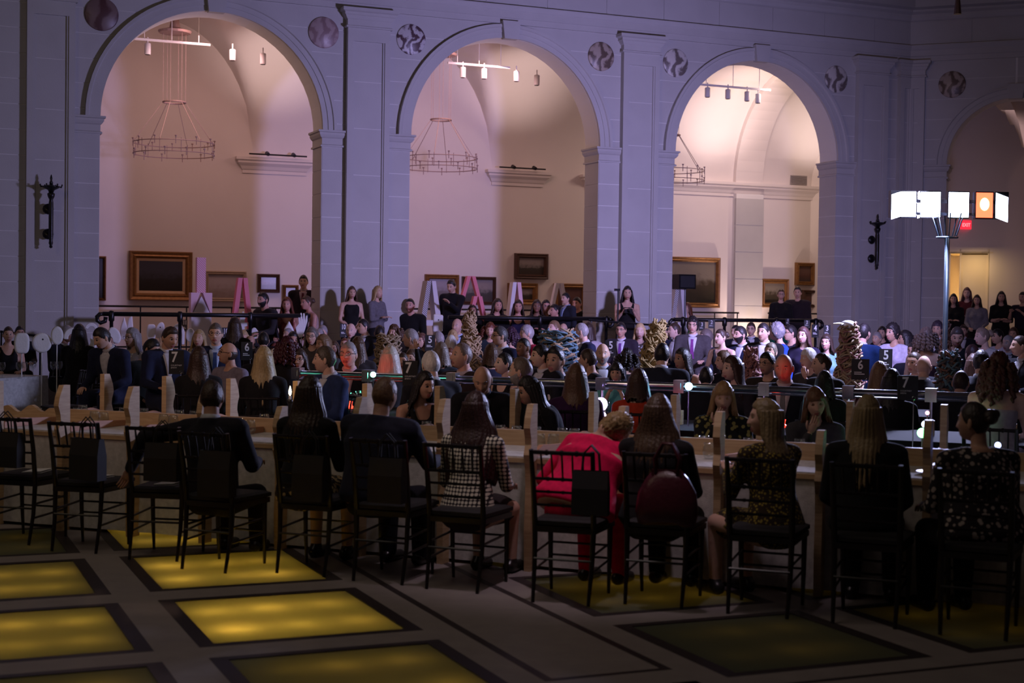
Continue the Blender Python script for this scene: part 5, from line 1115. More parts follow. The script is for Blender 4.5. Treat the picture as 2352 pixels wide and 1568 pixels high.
LIPM = mat('lip_tone', (.36, .12, .11), .45, noise_c=(30, (.32, .10, .09), .3)); EYEW = mat('eye_white', (.7, .68, .66), .25, noise_c=(30, (.66, .63, .6), .3)); IRIS = mat('dark_iris', (.02, .012, .008), .15, noise_c=(40, (.03, .02, .012), .3))
def person(label, head, face, P, skin_c=LIGHT, hair='short', hcol=HD, top=('suit', (.012, .012, .018)), bottom=None, H=None, scale=1., res=1, ground=0., L=.3, vox=None, hseed=0, glasses=False, beard=None, group=None, shoes=False, eyes=True, root_at=None, hwid=1.):
    """head: world point of the head centre; face: heading of the body (world angle); builds body, clothes and hair"""
    S = skel(P); rz = face - R(90); rot = Matrix.Rotation(rz, 3, 'Z'); k = scale
    if root_at is not None: root = Vector((*root_at, ground))
    else:
        P = dict(P); P['lift'] = max(-.10, min(.30, (head[2]-ground)/k - S['head'].z)); S = skel(P); root = Vector(head) - rot @ (S['head']*k); root.z = ground
    hl = S['head']
    t = bpy.data.objects.new('person', None); COL.objects.link(t); t.location = root; t.rotation_euler = (0, 0, rz); t.scale = (k, k, k); t['label'] = label; t['category'] = 'person'
    if group: t['group'] = group
    vox = vox or .012; fem = P['fem']
    b = MB(); torso(b, S, P); shoulders(b, S, P); b.capsule(S['neck'] - S['M'] @ Vector((0, 0, .05)), .06 if not fem else .05, S['hb'] + S['H'] @ Vector((0, -.012, .03)), .054 if not fem else .045, 10)
    for q in 'LR': arm(b, S, P, q)
    legs(b, S, P)
    for q in 'LR': foot(b, S, q)
    hm = hairmat(hcol); bo = b.build('body', [skin(skin_c), LIPM, EYEW, IRIS, hm], t, True); remesh(bo, vox, 5)
    ex = MB(); hd = HEADS[(1 if fem else 0, res, 1 if eyes else 0)]; ex.v = [tuple(hl + S['H'] @ Vector(v)) for v in hd.v]; ex.f = list(hd.f); ex.m = list(hd.m)
    if vox < .03:
        for q in 'LR': hand(ex, S, P, q)
    PEND.append((bo, ex))
    if hair:
        hs = hair_mesh(hair, fem, L, hseed, res, hwid); hs.v = [tuple(hl + S['H'] @ Vector(v)) for v in hs.v]
        hs.build('hair', hm, t, True)
    if beard:
        bd = MB(); d, f = sphere_dirs(28, 20); p = head_pts(d, fem, False); az = np.abs(np.degrees(np.arctan2(d[:, 0], d[:, 1]))); mk = (1-smooth(-.42, -.28, d[:, 2] - .35*(az/90)**2))*(1-smooth(85, 105, az))
        bd.add([tuple(hl + S['H'] @ Vector(q*(.95+.11*w))) for q, w in zip(p, mk)], f); bd.build('beard', hairmat(beard), t, True)
    if glasses:
        gl = MB()
        for s in (-1, 1):
            gl.tube([tuple(hl + S['H'] @ Vector((s*.031 + .024*math.cos(a), .093, .010+.018*math.sin(a)))) for a in [2*PI*q/16 for q in range(17)]], .0022, 5, cap=False)
            gl.tube([tuple(hl + S['H'] @ Vector(q)) for q in ((s*.055, .092, .014), (s*.072, .06, .014), (s*.077, -.01, .010))], .0022, 5)
        gl.tube([tuple(hl + S['H'] @ Vector(q)) for q in ((-.008, .094, .014), (.008, .094, .014))], .0022, 5); gl.build('glasses', BLACKM, t)
    kind, c = top[0], top[1]; pat = top[2] if len(top) > 2 else None; cm = cloth(c, pat); tm = MB(); cn = 'blouse'
    if kind in ('suit', 'coat'):
        cn = 'suit_jacket'; torso(tm, S, P, .020, -.08, 1.0); shoulders(tm, S, P, .020)
        for q in 'LR': arm(tm, S, P, q, .016, .97)
        nk = S['neck']; M_ = S['M']; tm.tube([nk + M_ @ Vector((0, -.03, -.05)), nk + M_ @ Vector((0, -.030, .040))], [.095, .074], 14)
    elif kind in ('knit', 'tee', 'jacket'):
        cn = {'knit': 'sweater', 'tee': 'top', 'jacket': 'jacket'}[kind]; torso(tm, S, P, .013, -.08, 1.0); shoulders(tm, S, P, .012)
        for q in 'LR': arm(tm, S, P, q, .011, .96 if kind != 'tee' else .42)
    elif kind == 'turtle':
        cn = 'turtleneck'; torso(tm, S, P, .012, -.08, 1.05); shoulders(tm, S, P, .012); tm.tube([S['neck'] - S['M'] @ Vector((0, 0, .04)), S['hb'] + S['M'] @ Vector((0, -.012, -.02))], [.085, .065], 14)
        for q in 'LR': arm(tm, S, P, q, .011, .96)
    elif kind == 'sleeveless':
        cn = 'sleeveless_top'; torso(tm, S, P, .011, -.08, .93)
        for q, s in (('L', -1), ('R', 1)): tm.capsule(S['hip'] + S['M'] @ Vector((s*.09, -.03, .84*S['tl'])), .05, S['hip'] + S['M'] @ Vector((s*.09, -.01, .99*S['tl'])), .038, 8)
    elif kind == 'strapless':
        cn = 'dress_bodice'; torso(tm, S, P, .010, -.08, .74)
    elif kind == 'vneck':
        cn = 'dress_bodice'; torso(tm, S, P, .010, -.08, .80)
        for q, s in (('L', -1), ('R', 1)): tm.tube([S['hip'] + S['M'] @ Vector((s*.075, .10, .78*S['tl'])), S['hip'] + S['M'] @ Vector((s*.10, .035, 1.0*S['tl'])), S['hip'] + S['M'] @ Vector((s*.09, -.09, .80*S['tl']))], .028, 8)
    bot = bottom or ('trousers', c, None)
    def legwear(mb):
        if bot[0] == 'skirt':
            if P.get('sit', True):
                hip = S['hip']; rings = []
                for q in np.linspace(0, 1, 7):
                    c_ = hip.lerp((S['knL']+S['knR'])/2, q); w = .19 - .02*q; rings.append([c_ + Vector((w*math.cos(a), 0, .105*math.sin(a) - .01)) for a in [2*PI*j/16 for j in range(16)]])
                mb.loft(rings); mb.ell(hip + Vector((0, -.02, -.01)), (.19, .15, .12), 12, 8)
            else:
                rings = []
                for q in np.linspace(0, 1, 7): rings.append([Vector(((.17+.05*q)*math.cos(a), (.135+.06*q)*math.sin(a), S['hip'].z + .08 - .52*q)) for a in [2*PI*j/18 for j in range(18)]])
                mb.loft(rings)
        else:
            legs(mb, S, P, .018, 1.0); mb.ell(S['hip'] + Vector((0, 0, -.01)), (.19, .15, .12), 12, 8)
    merged = bottom is None and vox > .015
    if merged: legwear(tm)
    o = tm.build(cn, cm, t, True); remesh(o, vox*1.1, 5)
    if not merged:
        bm_ = MB(); legwear(bm_); o = bm_.build('skirt' if bot[0] == 'skirt' else 'trousers', cloth(bot[1], bot[2] if len(bot) > 2 else None), t, True); remesh(o, vox*1.1, 5)
    if shoes:
        for q in 'LR': sm = MB(); foot(sm, S, q, .010); o = sm.build('shoe', mat('black_shoe_leather', (.01, .009, .009), .3, noise_c=(20, (.016, .014, .014), .3)), t, True); remesh(o, .011, 4)
    if kind in ('suit', 'coat') and len(top) > 3 and top[3]:
        shc = top[3]; A = np.array(FEM_T if fem else MALE_T); sm = MB(); rows = []
        for q in np.linspace(.45, 1.02, 9):
            w = np.interp(q, [.45, .95, 1.02], [.008, .062, .066]); rx, ry = np.interp(q, A[:, 0], A[:, 1])+.022, np.interp(q, A[:, 0], A[:, 2])+.023
            if q > .97: ry = np.interp(q, [.97, 1.02], [ry, .082])
            yo = -.012 + .012*math.sin(PI*min(q, 1)) - (.03*np.clip((q-.55)/.4, 0, 1)*np.clip(P.get('lean', 5)/30, 0, 1)); rows.append([S['hip'] + S['M'] @ Vector((x*w, yo + ry*math.sqrt(max(.1, 1-(x*w/rx)**2)) + .004, q*S['tl'])) for x in (-1, -.5, 0, .5, 1)])
        back = [[v - S['M'] @ Vector((0, .02, 0)) for v in r_] for r_ in rows]
        sm.loft([r_ + list(reversed(k_)) for r_, k_ in zip(rows, back)]); nk = S['neck']; sm.tube([nk + S['M'] @ Vector((0, -.012, .005)), nk + S['M'] @ Vector((0, -.002, .055))], [.078, .066 if not fem else .058], 14)
        sm.build('shirt', cloth(shc), t, True)
        if len(top) > 4 and top[4]:
            tn = MB(); rr_ = []
            for q in np.linspace(.42, .97, 8):
                w = np.interp(q, [.42, .9, .93, .97], [.03, .018, .022, .020]); ry = np.interp(q, A[:, 0], A[:, 2])+.033; yo = -.012 + .012*math.sin(PI*min(q, 1)) - (.03*np.clip((q-.55)/.4, 0, 1)*np.clip(P.get('lean', 5)/30, 0, 1)); rr_.append([S['hip'] + S['M'] @ Vector((x*w, yo + ry + dy, q*S['tl'])) for x, dy in ((-1, 0), (1, 0), (1, -.014), (-1, -.014))])
            tn.loft(rr_); tn.build('necktie', cloth(top[4]), t)
    return t
def heading(p, yaw):
    """body heading for a face turned yaw degrees from the viewer (+ = to the picture's right)"""
    return math.atan2(-p[1], -p[0]) + R(yaw)
# ---------------------------------------------------------------- the near row, backs to the camera
def near(label, x, yc, tt, yawT, P, **kw):
    h = P_t(x, yc, tt); f = TA + R(90) + R(yawT)
    return person(label, h, f, P, scale=kw.pop('scale', 1.0), res=2, vox=.0105, shoes=True, **kw)
BLK, NVY = (.010, .009, .010), (.016, .016, .034)
near('man in a dark suit seen from behind, arm stretched along the next chair', 487, 920, 8.62, 6, dict(fem=0, lean=2, roll=-3, twist=0, armL=((.27, -.08, -.04), (.14, .02, -.23)), armR='table', broad=1.02, hyaw=16), skin_c=TAN, hair='short', hcol=HD, top=('suit', (.012, .011, .018), None, (.5, .5, .52)), bottom=('trousers', (.010, .009, .012)))
near('woman with long straight dark hair in a black top and a print skirt, from behind', 712, 905, 8.66, 2, dict(fem=1, lean=6, arm='table', hyaw=-4), hair='long', hcol=HD, L=.42, hwid=1.15, top=('knit', BLK), bottom=('skirt', (.02, .016, .014), 'skirt'), hseed=3)
near('sandy-haired man in a navy suit seen from behind', 884, 908, 8.72, -4, dict(fem=0, lean=8, roll=2, armR=((.08, .16, -.20), (-.06, .24, .03)), arm='table', broad=1.16, fat=1.12, hyaw=0), skin_c=TAN, hair='short', hcol=(.13, .075, .045), top=('suit', (.016, .017, .036)), bottom=('trousers', (.012, .012, .02)))
near('woman with long wavy dark hair in a white-dotted top, from behind', 1093, 942, 8.72, -2, dict(fem=1, lean=8, arm='table', hyaw=0), hair='long', hcol=(.030, .014, .012), L=.46, hwid=1.35, top=('knit', (.02, .015, .018), 'dots'), bottom=('skirt', (.03, .02, .022)), hseed=8)
near('blond short-haired person in a bright red jacket and trousers, bending to the right', 1376, 1003, 9.22, -8, dict(fem=1, lean=36, roll=9, armL=((.14, .10, -.26), (-.04, .22, -.02)), armR=((.16, .16, -.20), (-.02, .22, .04)), nlean=-85, hyaw=-20, hpitch=-50, hroll=24, fat=1.3, broad=1.2), root_at=TF(-3.03, 8.56).xy, skin_c=LIGHT, hair='curly', L=0., hcol=(.26, .17, .075), top=('knit', (.88, .008, .10)), bottom=('trousers', (.75, .006, .07)), hseed=5)
near('woman with very long brown hair and a black top, from behind', 1512, 950, 8.76, -3, dict(fem=1, lean=4, arm='table', broad=1.12, fat=1.06), hair='long', hcol=(.060, .034, .020), L=.40, hwid=1.25, top=('knit', BLK), bottom=('trousers', BLK), hseed=12)
near('blonde woman in profile, in a yellow and black print dress, looking left', 1757, 962, 8.80, 50, dict(fem=1, lean=8, armL='phone', armR='phone', hyaw=52, broad=1.04), skin_c=LIGHT, hair='long', hcol=(.20, .145, .07), L=.30, top=('knit', (.035, .022, .012), 'leopard'), bottom=('skirt', (.03, .02, .012), 'leopard'), hseed=15)
near('woman with long straight blonde hair in a black jacket, from behind', 1993, 955, 8.80, 2, dict(fem=1, lean=3, arm='lap', broad=1.10, fat=1.05), hair='long', hcol=(.26, .19, .10), L=.40, top=('jacket', (.012, .012, .014)), bottom=('trousers', (.010, .010, .010)), hseed=18)
near('woman with dark pinned-up hair in a pale-flowered black top, looking left', 2236, 970, 8.80, 34, dict(fem=1, lean=10, arm='table', hyaw=34, broad=1.22, fat=1.25), skin_c=TAN, hair='bun', hcol=(.022, .013, .011), top=('knit', (.02, .016, .02), 'floral'), bottom=('trousers', BLK), hseed=21)
# ---------------------------------------------------------------- across the long table
def across(label, x, yc, tt, yaw, P, **kw):
    h = P_t(x, yc, tt); return person(label, h, heading(h, yaw), P, res=2, vox=.0125, **kw)
across('dark-haired woman in black turning to the right beside the number 7 sign', 975, 886, 11.05, 22, dict(fem=1, lean=16, arm='table', hyaw=16, hpitch=-6), skin_c=TAN, hair='long', hcol=HB, L=.24, top=('vneck', BLK), bottom=('trousers', BLK))
across('bald man in a black suit looking down at the long table', 1108, 872, 11.15, 0, dict(fem=0, lean=18, arm='table', hpitch=-26, hyaw=-6), skin_c=TAN, hair='fringe_bald', hcol=(.20, .16, .14), top=('suit', (.008, .008, .012), None, (.10, .10, .14)), bottom=('trousers', BLK), eyes=False)
across('woman with long black hair bending forward to the left, in black', 1216, 898, 11.0, -62, dict(fem=1, lean=30, arm='table', hpitch=-10, hyaw=-14), skin_c=TAN, hair='long', hcol=HB, L=.46, top=('knit', (.008, .008, .011)), bottom=('trousers', BLK))
across('woman with a blonde fringe in a dark print top, across the long table', 1661, 912, 11.0, 2, dict(fem=1, lean=10, armL='table', armR='chin', hpitch=-10), skin_c=LIGHT, hair='bangs', hcol=(.30, .17, .075), L=.17, top=('knit', (.012, .012, .012), 'olive'), bottom=('trousers', BLK))
across('brown-haired woman with a fringe resting her chin on her hand', 1873, 926, 11.0, 8, dict(fem=1, lean=14, armL='table', armR='chin', hpitch=-8, hroll=6), skin_c=LIGHT, hair='bangs', hcol=(.13, .06, .03), L=.20, top=('jacket', (.07, .065, .075)), bottom=('trousers', BLK))
# ---------------------------------------------------------------- the seated crowd
W1, W2 = (.55, .55, .60), (.45, .55, .75)
DKS = (.012, .012, .018); NV = (.012, .016, .045); GS = (.055, .05, .055)
S_ = lambda c=DKS, sh=W1, tie=None: ('suit', c, None, sh, tie)
# x, top y, head px, yaw, sex, hair, colour, top, label, extras
CR = [
 (19, 750, 38, 4, 1, 'bun', HD, ('vneck', BLK), 'woman in a black V-neck at the far left edge', {}),
 (45, 743, 32, 12, 0, 'short', HB, S_(), 'dark-haired man behind the far left number 11 sign', {}),
 (153, 747, 40, 60, 0, 'short', HG, S_(), 'grey-haired man behind the foam egg', dict(skin=BROWN)),
 (182, 745, 42, 170, 1, 'long', HB, ('knit', BLK), 'black-haired woman in black, back turned, by the black chairs', dict(L=.5)),
 (250, 738, 30, 20, 0, 'recede', HD, S_(), 'man half hidden below the scroll of the left handrail', {}),
 (234, 751, 50, -62, 0, 'short', HB, S_(NV), 'dark-haired man in navy bowing his head to the left', dict(P=dict(lean=22, hpitch=-22))),
 (304, 753, 46, -55, 1, 'bob', HG, ('knit', (.35, .33, .38), 'white'), 'grey-haired woman in glasses with a pale striped scarf', dict(gl=1)),
 (348, 777, 50, 58, 0, 'short', HB, ('knit', (.012, .014, .012)), 'man in a black sweater bending to the right at the black table', dict(P=dict(lean=22, hpitch=-14), skin=TAN)),
 (390, 750, 52, 34, 0, 'quiff', HD, S_(NV), 'brown-haired man in navy looking down to the right', dict(P=dict(lean=12, hpitch=-16), skin=TAN)),
 (464, 726, 22, 0, 0, 'crop', HD, S_(), 'man with cropped hair below the handrail, above the spiky foam', {}),
 (457, 758, 42, -18, 1, 'long', HBL, ('knit', (.4, .38, .34)), 'woman with wavy light blonde hair, head tilted up', dict(L=.2, P=dict(hpitch=10))),
 (495, 742, 50, -8, 0, 'short', (.09, .07, .06), S_(NV, W2, (.05, .09, .25)), 'man with glasses, light blue shirt and tie', dict(gl=1)),
 (457, 797, 56, 178, 1, 'long', (.035, .018, .012), ('knit', BLK), 'woman with long curly dark brown hair, back turned, right of the number 7 sign', dict(L=.30)),
 (524, 786, 52, -82, 0, 'crop', HD, ('knit', (.22, .19, .24)), 'balding man with glasses in a grey shirt, facing left', dict(gl=1, hair='fringe_bald', P=dict(hpitch=8), skin=TAN)),
 (559, 759, 36, 2, 1, 'bob', HBL, ('knit', (.12, .11, .12)), 'woman with a blonde bob above the left number 6 sign', {}),
 (539, 729, 40, 175, 1, 'long', HD, ('knit', BLK), 'woman with long dark hair under the jigsaw foam, back turned', dict(L=.42)),
 (577, 731, 28, -30, 0, 'fringe_bald', HD, S_(), 'bald tanned man right of the jigsaw foam', dict(skin=TAN)),
 (598, 734, 24, 10, 0, 'crop', HD, S_(), 'man far back, left of the notched foam block', {}),
 (662, 724, 30, -55, 0, 'crop', HG, S_(), 'grey cropped man behind the foam cone', {}),
 (606, 746, 34, 170, 0, 'thin', HG, S_(GS), 'man with thin grey hair, back turned, behind the dark cap of hair', {}),
 (631, 746, 30, 160, 1, 'bob', HW_, ('knit', (.05, .07, .12)), 'white-haired woman in blue, back turned', {}),
 (605, 762, 40, 178, 0, 'short', HB, S_(), 'man with thick black hair, back turned, above the blonde hair', {}),
 (660, 775, 50, 176, 1, 'curly', (.045, .008, .014), ('knit', BLK), 'woman with dark red curly hair, back turned', dict(L=.2)),
 (673, 762, 40, 6, 1, 'long', HB, ('knit', BLK), 'black-haired woman behind the dark red curls', dict(L=.2, skin=TAN)),
 (606, 797, 58, 172, 1, 'long', (.30, .22, .11), ('knit', BLK), 'woman with long blonde hair in black, back turned, beside the number 6 sign', dict(L=.40)),
 (716, 752, 42, -18, 1, 'bob', (.12, .10, .09), ('knit', (.09, .08, .08)), 'woman with glasses and a grey-brown bob, centre left', dict(gl=1)),
 (734, 733, 32, -40, 0, 'short', HG, S_(), 'grey-haired man left of the number 10 sign, farther one', {}),
 (741, 747, 36, -20, 0, 'short', HG, S_(), 'grey-haired man left of the number 10 sign, nearer one', {}),
 (768, 750, 32, -25, 1, 'bob', HBR, ('knit', (.08, .07, .09)), 'brown-haired woman just left of the number 10 sign', {}),
 (806, 742, 36, -16, 0, 'fringe_bald', HG, S_(), 'bald pink-faced man right of the number 10 sign', dict(skin=PALE)),
 (834, 731, 36, -62, 0, 'short', HB, S_(), 'dark-haired man in a dark suit before the standing women', {}),
 (792, 729, 22, -10, 0, 'crop', HR, S_(), 'ruddy man far back before the second pier', {}),
 (742, 769, 44, -58, 1, 'bob', HLB, ('knit', (.06, .06, .07)), 'woman with light brown hair behind the blue-suited profile', dict(skin=TAN)),
 (688, 802, 48, -20, 1, 'bob', HD, ('knit', BLK), 'woman with glasses, face lit red', dict(gl=1)),
 (746, 795, 62, -98, 0, 'short', (.06, .045, .035), S_((.020, .035, .11)), 'man in a blue suit in profile to the left behind the chrome pipe', dict(skin=LIGHT)),
 (800, 788, 62, -20, 0, 'short', HG, S_(DKS, (.6, .4, .42)), 'grey curly-haired man with glasses, face lit red', dict(gl=1, P=dict(hpitch=4))),
 (822, 774, 46, 175, 1, 'long', HBR, ('knit', (.03, .025, .03)), 'woman with long brown hair, back turned, right of the red-lit man', dict(L=.36)),
 (872, 747, 36, 175, 0, 'short', HB, S_(), 'black-haired man, back turned, above the rope mound', {}),
 (905, 745, 34, -35, 1, 'curly', HBR, ('knit', (.04, .03, .03)), 'woman with curly brown hair above the rope mound', dict(L=.12)),
 (926, 741, 28, -15, 1, 'short', HD, ('knit', BLK), 'person raising an arm high in front of the second pier', dict(P=dict(armL='raise', arm='lap'))),
 (943, 755, 44, -105, 0, 'short', HG, S_(), 'grey-haired man in a dark suit, turned away to the left', {}),
 (1006, 761, 38, -130, 0, 'short', HG, S_(), 'grey-haired man right of the left number 5 sign', {}),
 (969, 766, 34, -40, 1, 'bob', (.10, .045, .03), ('knit', (.05, .03, .03)), 'auburn-haired woman left of the number 5 sign', {}),
 (1013, 787, 48, 172, 1, 'bob', (.13, .10, .08), ('knit', (.015, .02, .03)), 'woman with a grey-brown bob, back turned, behind the white hair', {}),
 (989, 806, 64, -160, 0, 'short', (.50, .47, .45), S_(), 'man with thick white hair in a dark suit, back turned', {}),
 (1060, 783, 70, -66, 0, 'recede', (.14, .10, .09), S_((.03, .018, .018), (.55, .45, .48), (.2, .03, .04)), 'ruddy grey-brown haired man in profile with a pale shirt', dict(skin=(.62, .34, .26), P=dict(hpitch=6))),
 (895, 828, 64, 172, 1, 'bob', (.40, .36, .30), ('knit', (.03, .03, .04)), 'woman with a pale grey bob, back turned, lit blue at the edge', {}),
 (945, 802, 44, -30, 1, 'short', HBR, ('tee', (.03, .02, .025)), 'woman holding her arm over her head, wristwatch on', dict(P=dict(armR='behind', arm='lap'), watch=1)),
 (1050, 731, 36, -30, 0, 'fringe_bald', HG, S_(DKS, W2), 'bald man left of the tallest rope tower', {}),
 (1034, 733, 28, -20, 1, 'bob', HR, ('knit', BLK), 'auburn head behind the white-haired woman at centre', {}),
 (1036, 744, 36, 170, 1, 'bob', HW_, ('knit', (.3, .3, .4)), 'white-haired woman left of the rope tower', {}),
 (1040, 757, 38, 178, 1, 'bun', HBL, ('knit', (.10, .08, .08)), 'woman with a blonde bun, back turned', {}),
 (1126, 742, 34, -8, 1, 'curly', HR, ('knit', (.02, .03, .04)), 'smiling curly-haired woman right of the rope tower', dict(L=.1)),
 (1128, 790, 46, -165, 1, 'bob', HBR, ('knit', (.02, .02, .05)), 'woman with short brown hair, back turned, above the bald head', {}),
 (1148, 749, 46, -74, 0, 'short', (.05, .045, .045), S_(NV), 'man with glasses and white collar in navy, facing left', dict(gl=1)),
 (1161, 731, 28, -20, 0, 'fringe_bald', HD, S_(), 'bald man far back before the pink ladders', {}),
 (1174, 753, 40, 165, 1, 'curly', (.03, .012, .022), ('strapless', (.50, .60, .02)), 'woman with dark curls and a yellow-green dress, back turned', dict(L=.1)),
 (1202, 774, 46, -48, 0, 'crop', HB, S_(GS), 'dark-skinned man in grey above the middle number 6 sign', dict(skin=BROWN)),
 (1210, 746, 40, -78, 1, 'pixie', HG, ('knit', (.50, .01, .05)), 'grey-haired woman in red, facing left', {}),
 (1272, 736, 38, -55, 0, 'short', HLB, S_(), 'fair-haired man looking up to the left behind the blue rope', dict(P=dict(hpitch=12), skin=PALE)),
 (1294, 742, 32, 170, 0, 'fringe_bald', HG, S_(NV), 'balding man, back turned, behind the blue rope', {}),
 (1335, 741, 42, -104, 0, 'crop', HG, S_(NV), 'cropped grey-haired man in navy with a white collar, turned away left', {}),
 (1352, 741, 36, 172, 1, 'bob', HD, ('knit', (.45, .40, .45)), 'dark-bobbed woman in white, back turned, before the middle arch', {}),
 (1320, 756, 36, 175, 1, 'long', HBR, ('knit', (.4, .36, .4), 'white'), 'woman with long brown hair, back turned, right of the blue rope', dict(L=.25)),
 (1241, 791, 54, -76, 0, 'short', HB, S_(), 'dark-haired young man facing left, farther of the two in profile', {}),
 (1276, 796, 66, -34, 0, 'quiff', HB, S_(DKS, (.7, .66, .68)), 'man with swept-back dark hair and an open white shirt', dict(skin=TAN)),
 (1157, 810, 52, -68, 1, 'bun', HB, ('vneck', BLK), 'woman with dark tied hair, face lit, right of the bald head', dict(P=dict(hpitch=8), skin=PALE)),
 (1196, 820, 68, -108, 0, 'recede', (.10, .075, .06), S_(), 'grey-bearded man in black turned away to the left', dict(beard=HG)),
 (1324, 836, 66, 176, 1, 'long', (.085, .045, .026), ('knit', (.035, .008, .05)), 'woman with long brown hair in purple, back turned', dict(L=.24)),
 (1350, 801, 50, -112, 0, 'short', HD, ('knit', (.015, .015, .025)), 'dark-haired man in a navy shirt turned away left', dict(skin=TAN)),
 (1384, 788, 50, 0, 0, 'fringe_bald', HG, S_(DKS, (.5, .5, .55)), 'bald older man hidden behind the middle number 5 sign', dict(beard=HG)),
 (1416, 833, 48, -10, 1, 'bangs', HB, ('tee', (.12, .40, .38)), 'woman with a black fringe in teal, hands at her mouth', dict(P=dict(arm='chin'), skin=TAN, L=.06)),
 (1440, 816, 46, 176, 1, 'curly', HB, ('knit', BLK), 'head of black curls, back turned, left of the yellow rope', dict(L=.12)),
 (1466, 848, 62, 172, 1, 'bob', (.05, .025, .018), ('knit', (.55, .05, .02)), 'woman with a brown bob in a red-orange top, back turned', {}),
 (1426, 740, 36, -18, 0, 'short', HB, S_((.025, .018, .03), (.62, .58, .68), (.16, .05, .26)), 'man with glasses and a violet tie left of the yellow rope', dict(gl=1, skin=TAN)),
 (1470, 743, 36, -8, 1, 'long', (.48, .34, .17), ('knit', (.10, .08, .07), 'white'), 'blonde woman in a white-patterned dress left of the yellow rope', dict(L=.16, skin=PALE)),
 (1528, 752, 28, -12, 1, 'long', HB, ('knit', BLK), 'dark-haired woman peeping right of the yellow rope', dict(L=.2)),
 (1549, 741, 36, -76, 0, 'thin', HD, S_((.012, .018, .06)), 'balding man in bright navy facing left', dict(skin=PALE)),
 (1591, 728, 38, -8, 0, 'curly', HB, S_((.07, .06, .065), (.66, .64, .72), (.22, .05, .24)), 'man with wavy dark hair, grey suit and violet tie', dict(gl=1, L=.0)),
 (1622, 755, 38, -80, 1, 'pixie', (.13, .10, .09), ('jacket', (.03, .035, .06)), 'woman with short grey-brown hair, hand at her chin, facing left', dict(P=dict(armL='chin', arm='table'), skin=PALE)),
 (1655, 743, 38, -48, 1, 'bun', HD, ('vneck', BLK), 'woman with dark pinned hair in a low black dress', dict(skin=PALE)),
 (1700, 749, 40, -58, 0, 'short', HB, S_(NV), 'bearded dark-haired man in navy facing left', dict(beard=HB)),
 (1521, 788, 54, 172, 0, 'short', HB, S_((.016, .018, .032)), 'broad man with black curly hair in a dark suit, back turned', dict(P=dict(broad=1.12))),
 (1567, 800, 50, -50, 1, 'long', HB, ('vneck', BLK), 'dark-haired woman looking left, right of the broad back', dict(L=.16, skin=TAN)),
 (1622, 842, 50, 178, 0, 'short', HB, S_(), 'black-haired man, back turned, behind the blonde fringe', {}),
 (1662, 806, 46, -72, 1, 'bob', HBR, ('knit', (.02, .02, .03)), 'brown-haired woman facing left, farther of two', {}),
 (1682, 818, 58, -60, 1, 'long', (.04, .02, .015), ('knit', (.02, .015, .02)), 'woman with long wavy brown hair facing left, above the blonde fringe', dict(L=.26)),
 (1690, 737, 30, -40, 0, 'short', HB, S_(), 'dark-haired man before the bright pilaster', {}),
 (1725, 740, 32, -12, 0, 'short', HD, S_(DKS, (.6, .6, .65)), 'young man with glasses right of the bright pilaster', dict(gl=1)),
 (1753, 742, 42, -30, 0, 'short', HB, S_(BLK, (.7, .7, .74)), 'dark-haired man in black and white, left of the bright blue jacket', {}),
 (1784, 742, 42, -108, 1, 'curly', (.16, .15, .16), ('jacket', (.02, .07, .40)), 'grey curly-haired person in a bright blue jacket', dict(L=.0)),
 (1815, 746, 38, -70, 0, 'short', HB, ('knit', (.02, .02, .04)), 'man with glasses facing left beside the woman lit in pink', dict(gl=1)),
 (1845, 743, 40, -28, 1, 'long', (.07, .035, .03), ('knit', (.025, .02, .05)), 'woman lit in pink with brown hair looking left', dict(L=.18, skin=PALE)),
 (1898, 768, 38, -20, 1, 'bob', HD, ('tee', (.25, .50, .60)), 'person in a pale teal top behind a number 3 sign', {}),
 (1770, 787, 44, -28, 1, 'pixie', (.12, .09, .07), ('knit', (.02, .02, .03)), 'woman with short grey-brown hair looking up', dict(P=dict(hpitch=14))),
 (1762, 808, 54, -38, 0, 'short', HB, ('knit', (.03, .022, .018)), 'dark-haired man with glasses left of the bald man', dict(gl=1, skin=TAN)),
 (1800, 811, 72, -12, 0, None, HD, S_(DKS, (.70, .55, .52), (.2, .18, .17)), 'bald man in a white shirt and grey tie, lit red', dict(P=dict(hpitch=-10), skin=TAN)),
 (1857, 799, 50, -58, 1, 'pixie', HW_, ('knit', (.05, .045, .045)), 'white-haired woman with her hand at her chin', dict(P=dict(armL='chin', arm='table'))),
 (1888, 810, 54, -84, 0, 'thin', HD, S_(), 'balding man facing left, in front of the white-haired woman', {}),
 (1893, 853, 54, 178, 1, 'bob', HB, ('knit', BLK), 'dark head, back turned, behind the chin-on-hand woman', {}),
 (1984, 742, 46, 150, 0, 'short', HB, S_((.012, .04, .14)), 'dark-haired man in blue, back turned, right of the big rope cone', {}),
 (2014, 762, 32, -35, 0, 'short', HG, S_(), 'grey-haired man far back, left of the white tee', {}),
 (2026, 750, 30, -15, 1, 'long', HB, ('knit', BLK), 'dark-haired woman far back, left of the white tee', dict(L=.14)),
 (2050, 742, 44, -46, 1, 'curly', HB, ('tee', (.60, .55, .68)), 'woman with dark curls in a white tee', dict(L=.05, skin=TAN)),
 (2079, 758, 42, -80, 1, 'long', HB, ('tee', (.60, .62, .66)), 'black-haired woman in white, hand at her mouth, facing left', dict(L=.14, P=dict(armL='chin', arm='table'), skin=TAN)),
 (2127, 754, 48, 176, 1, 'curly', (.16, .10, .08), ('strapless', (.05, .02, .03)), 'woman with bright-lit curls and a bare back', dict(L=.16)),
 (2153, 738, 36, -15, 0, 'curly', (.05, .035, .05), S_(), 'curly-haired man left of the stage light pole', dict(L=.0)),
 (2198, 750, 48, 4, 0, 'short', (.05, .035, .03), ('knit', BLK), 'man looking down right of the stage light pole', dict(P=dict(hpitch=-16), skin=TAN)),
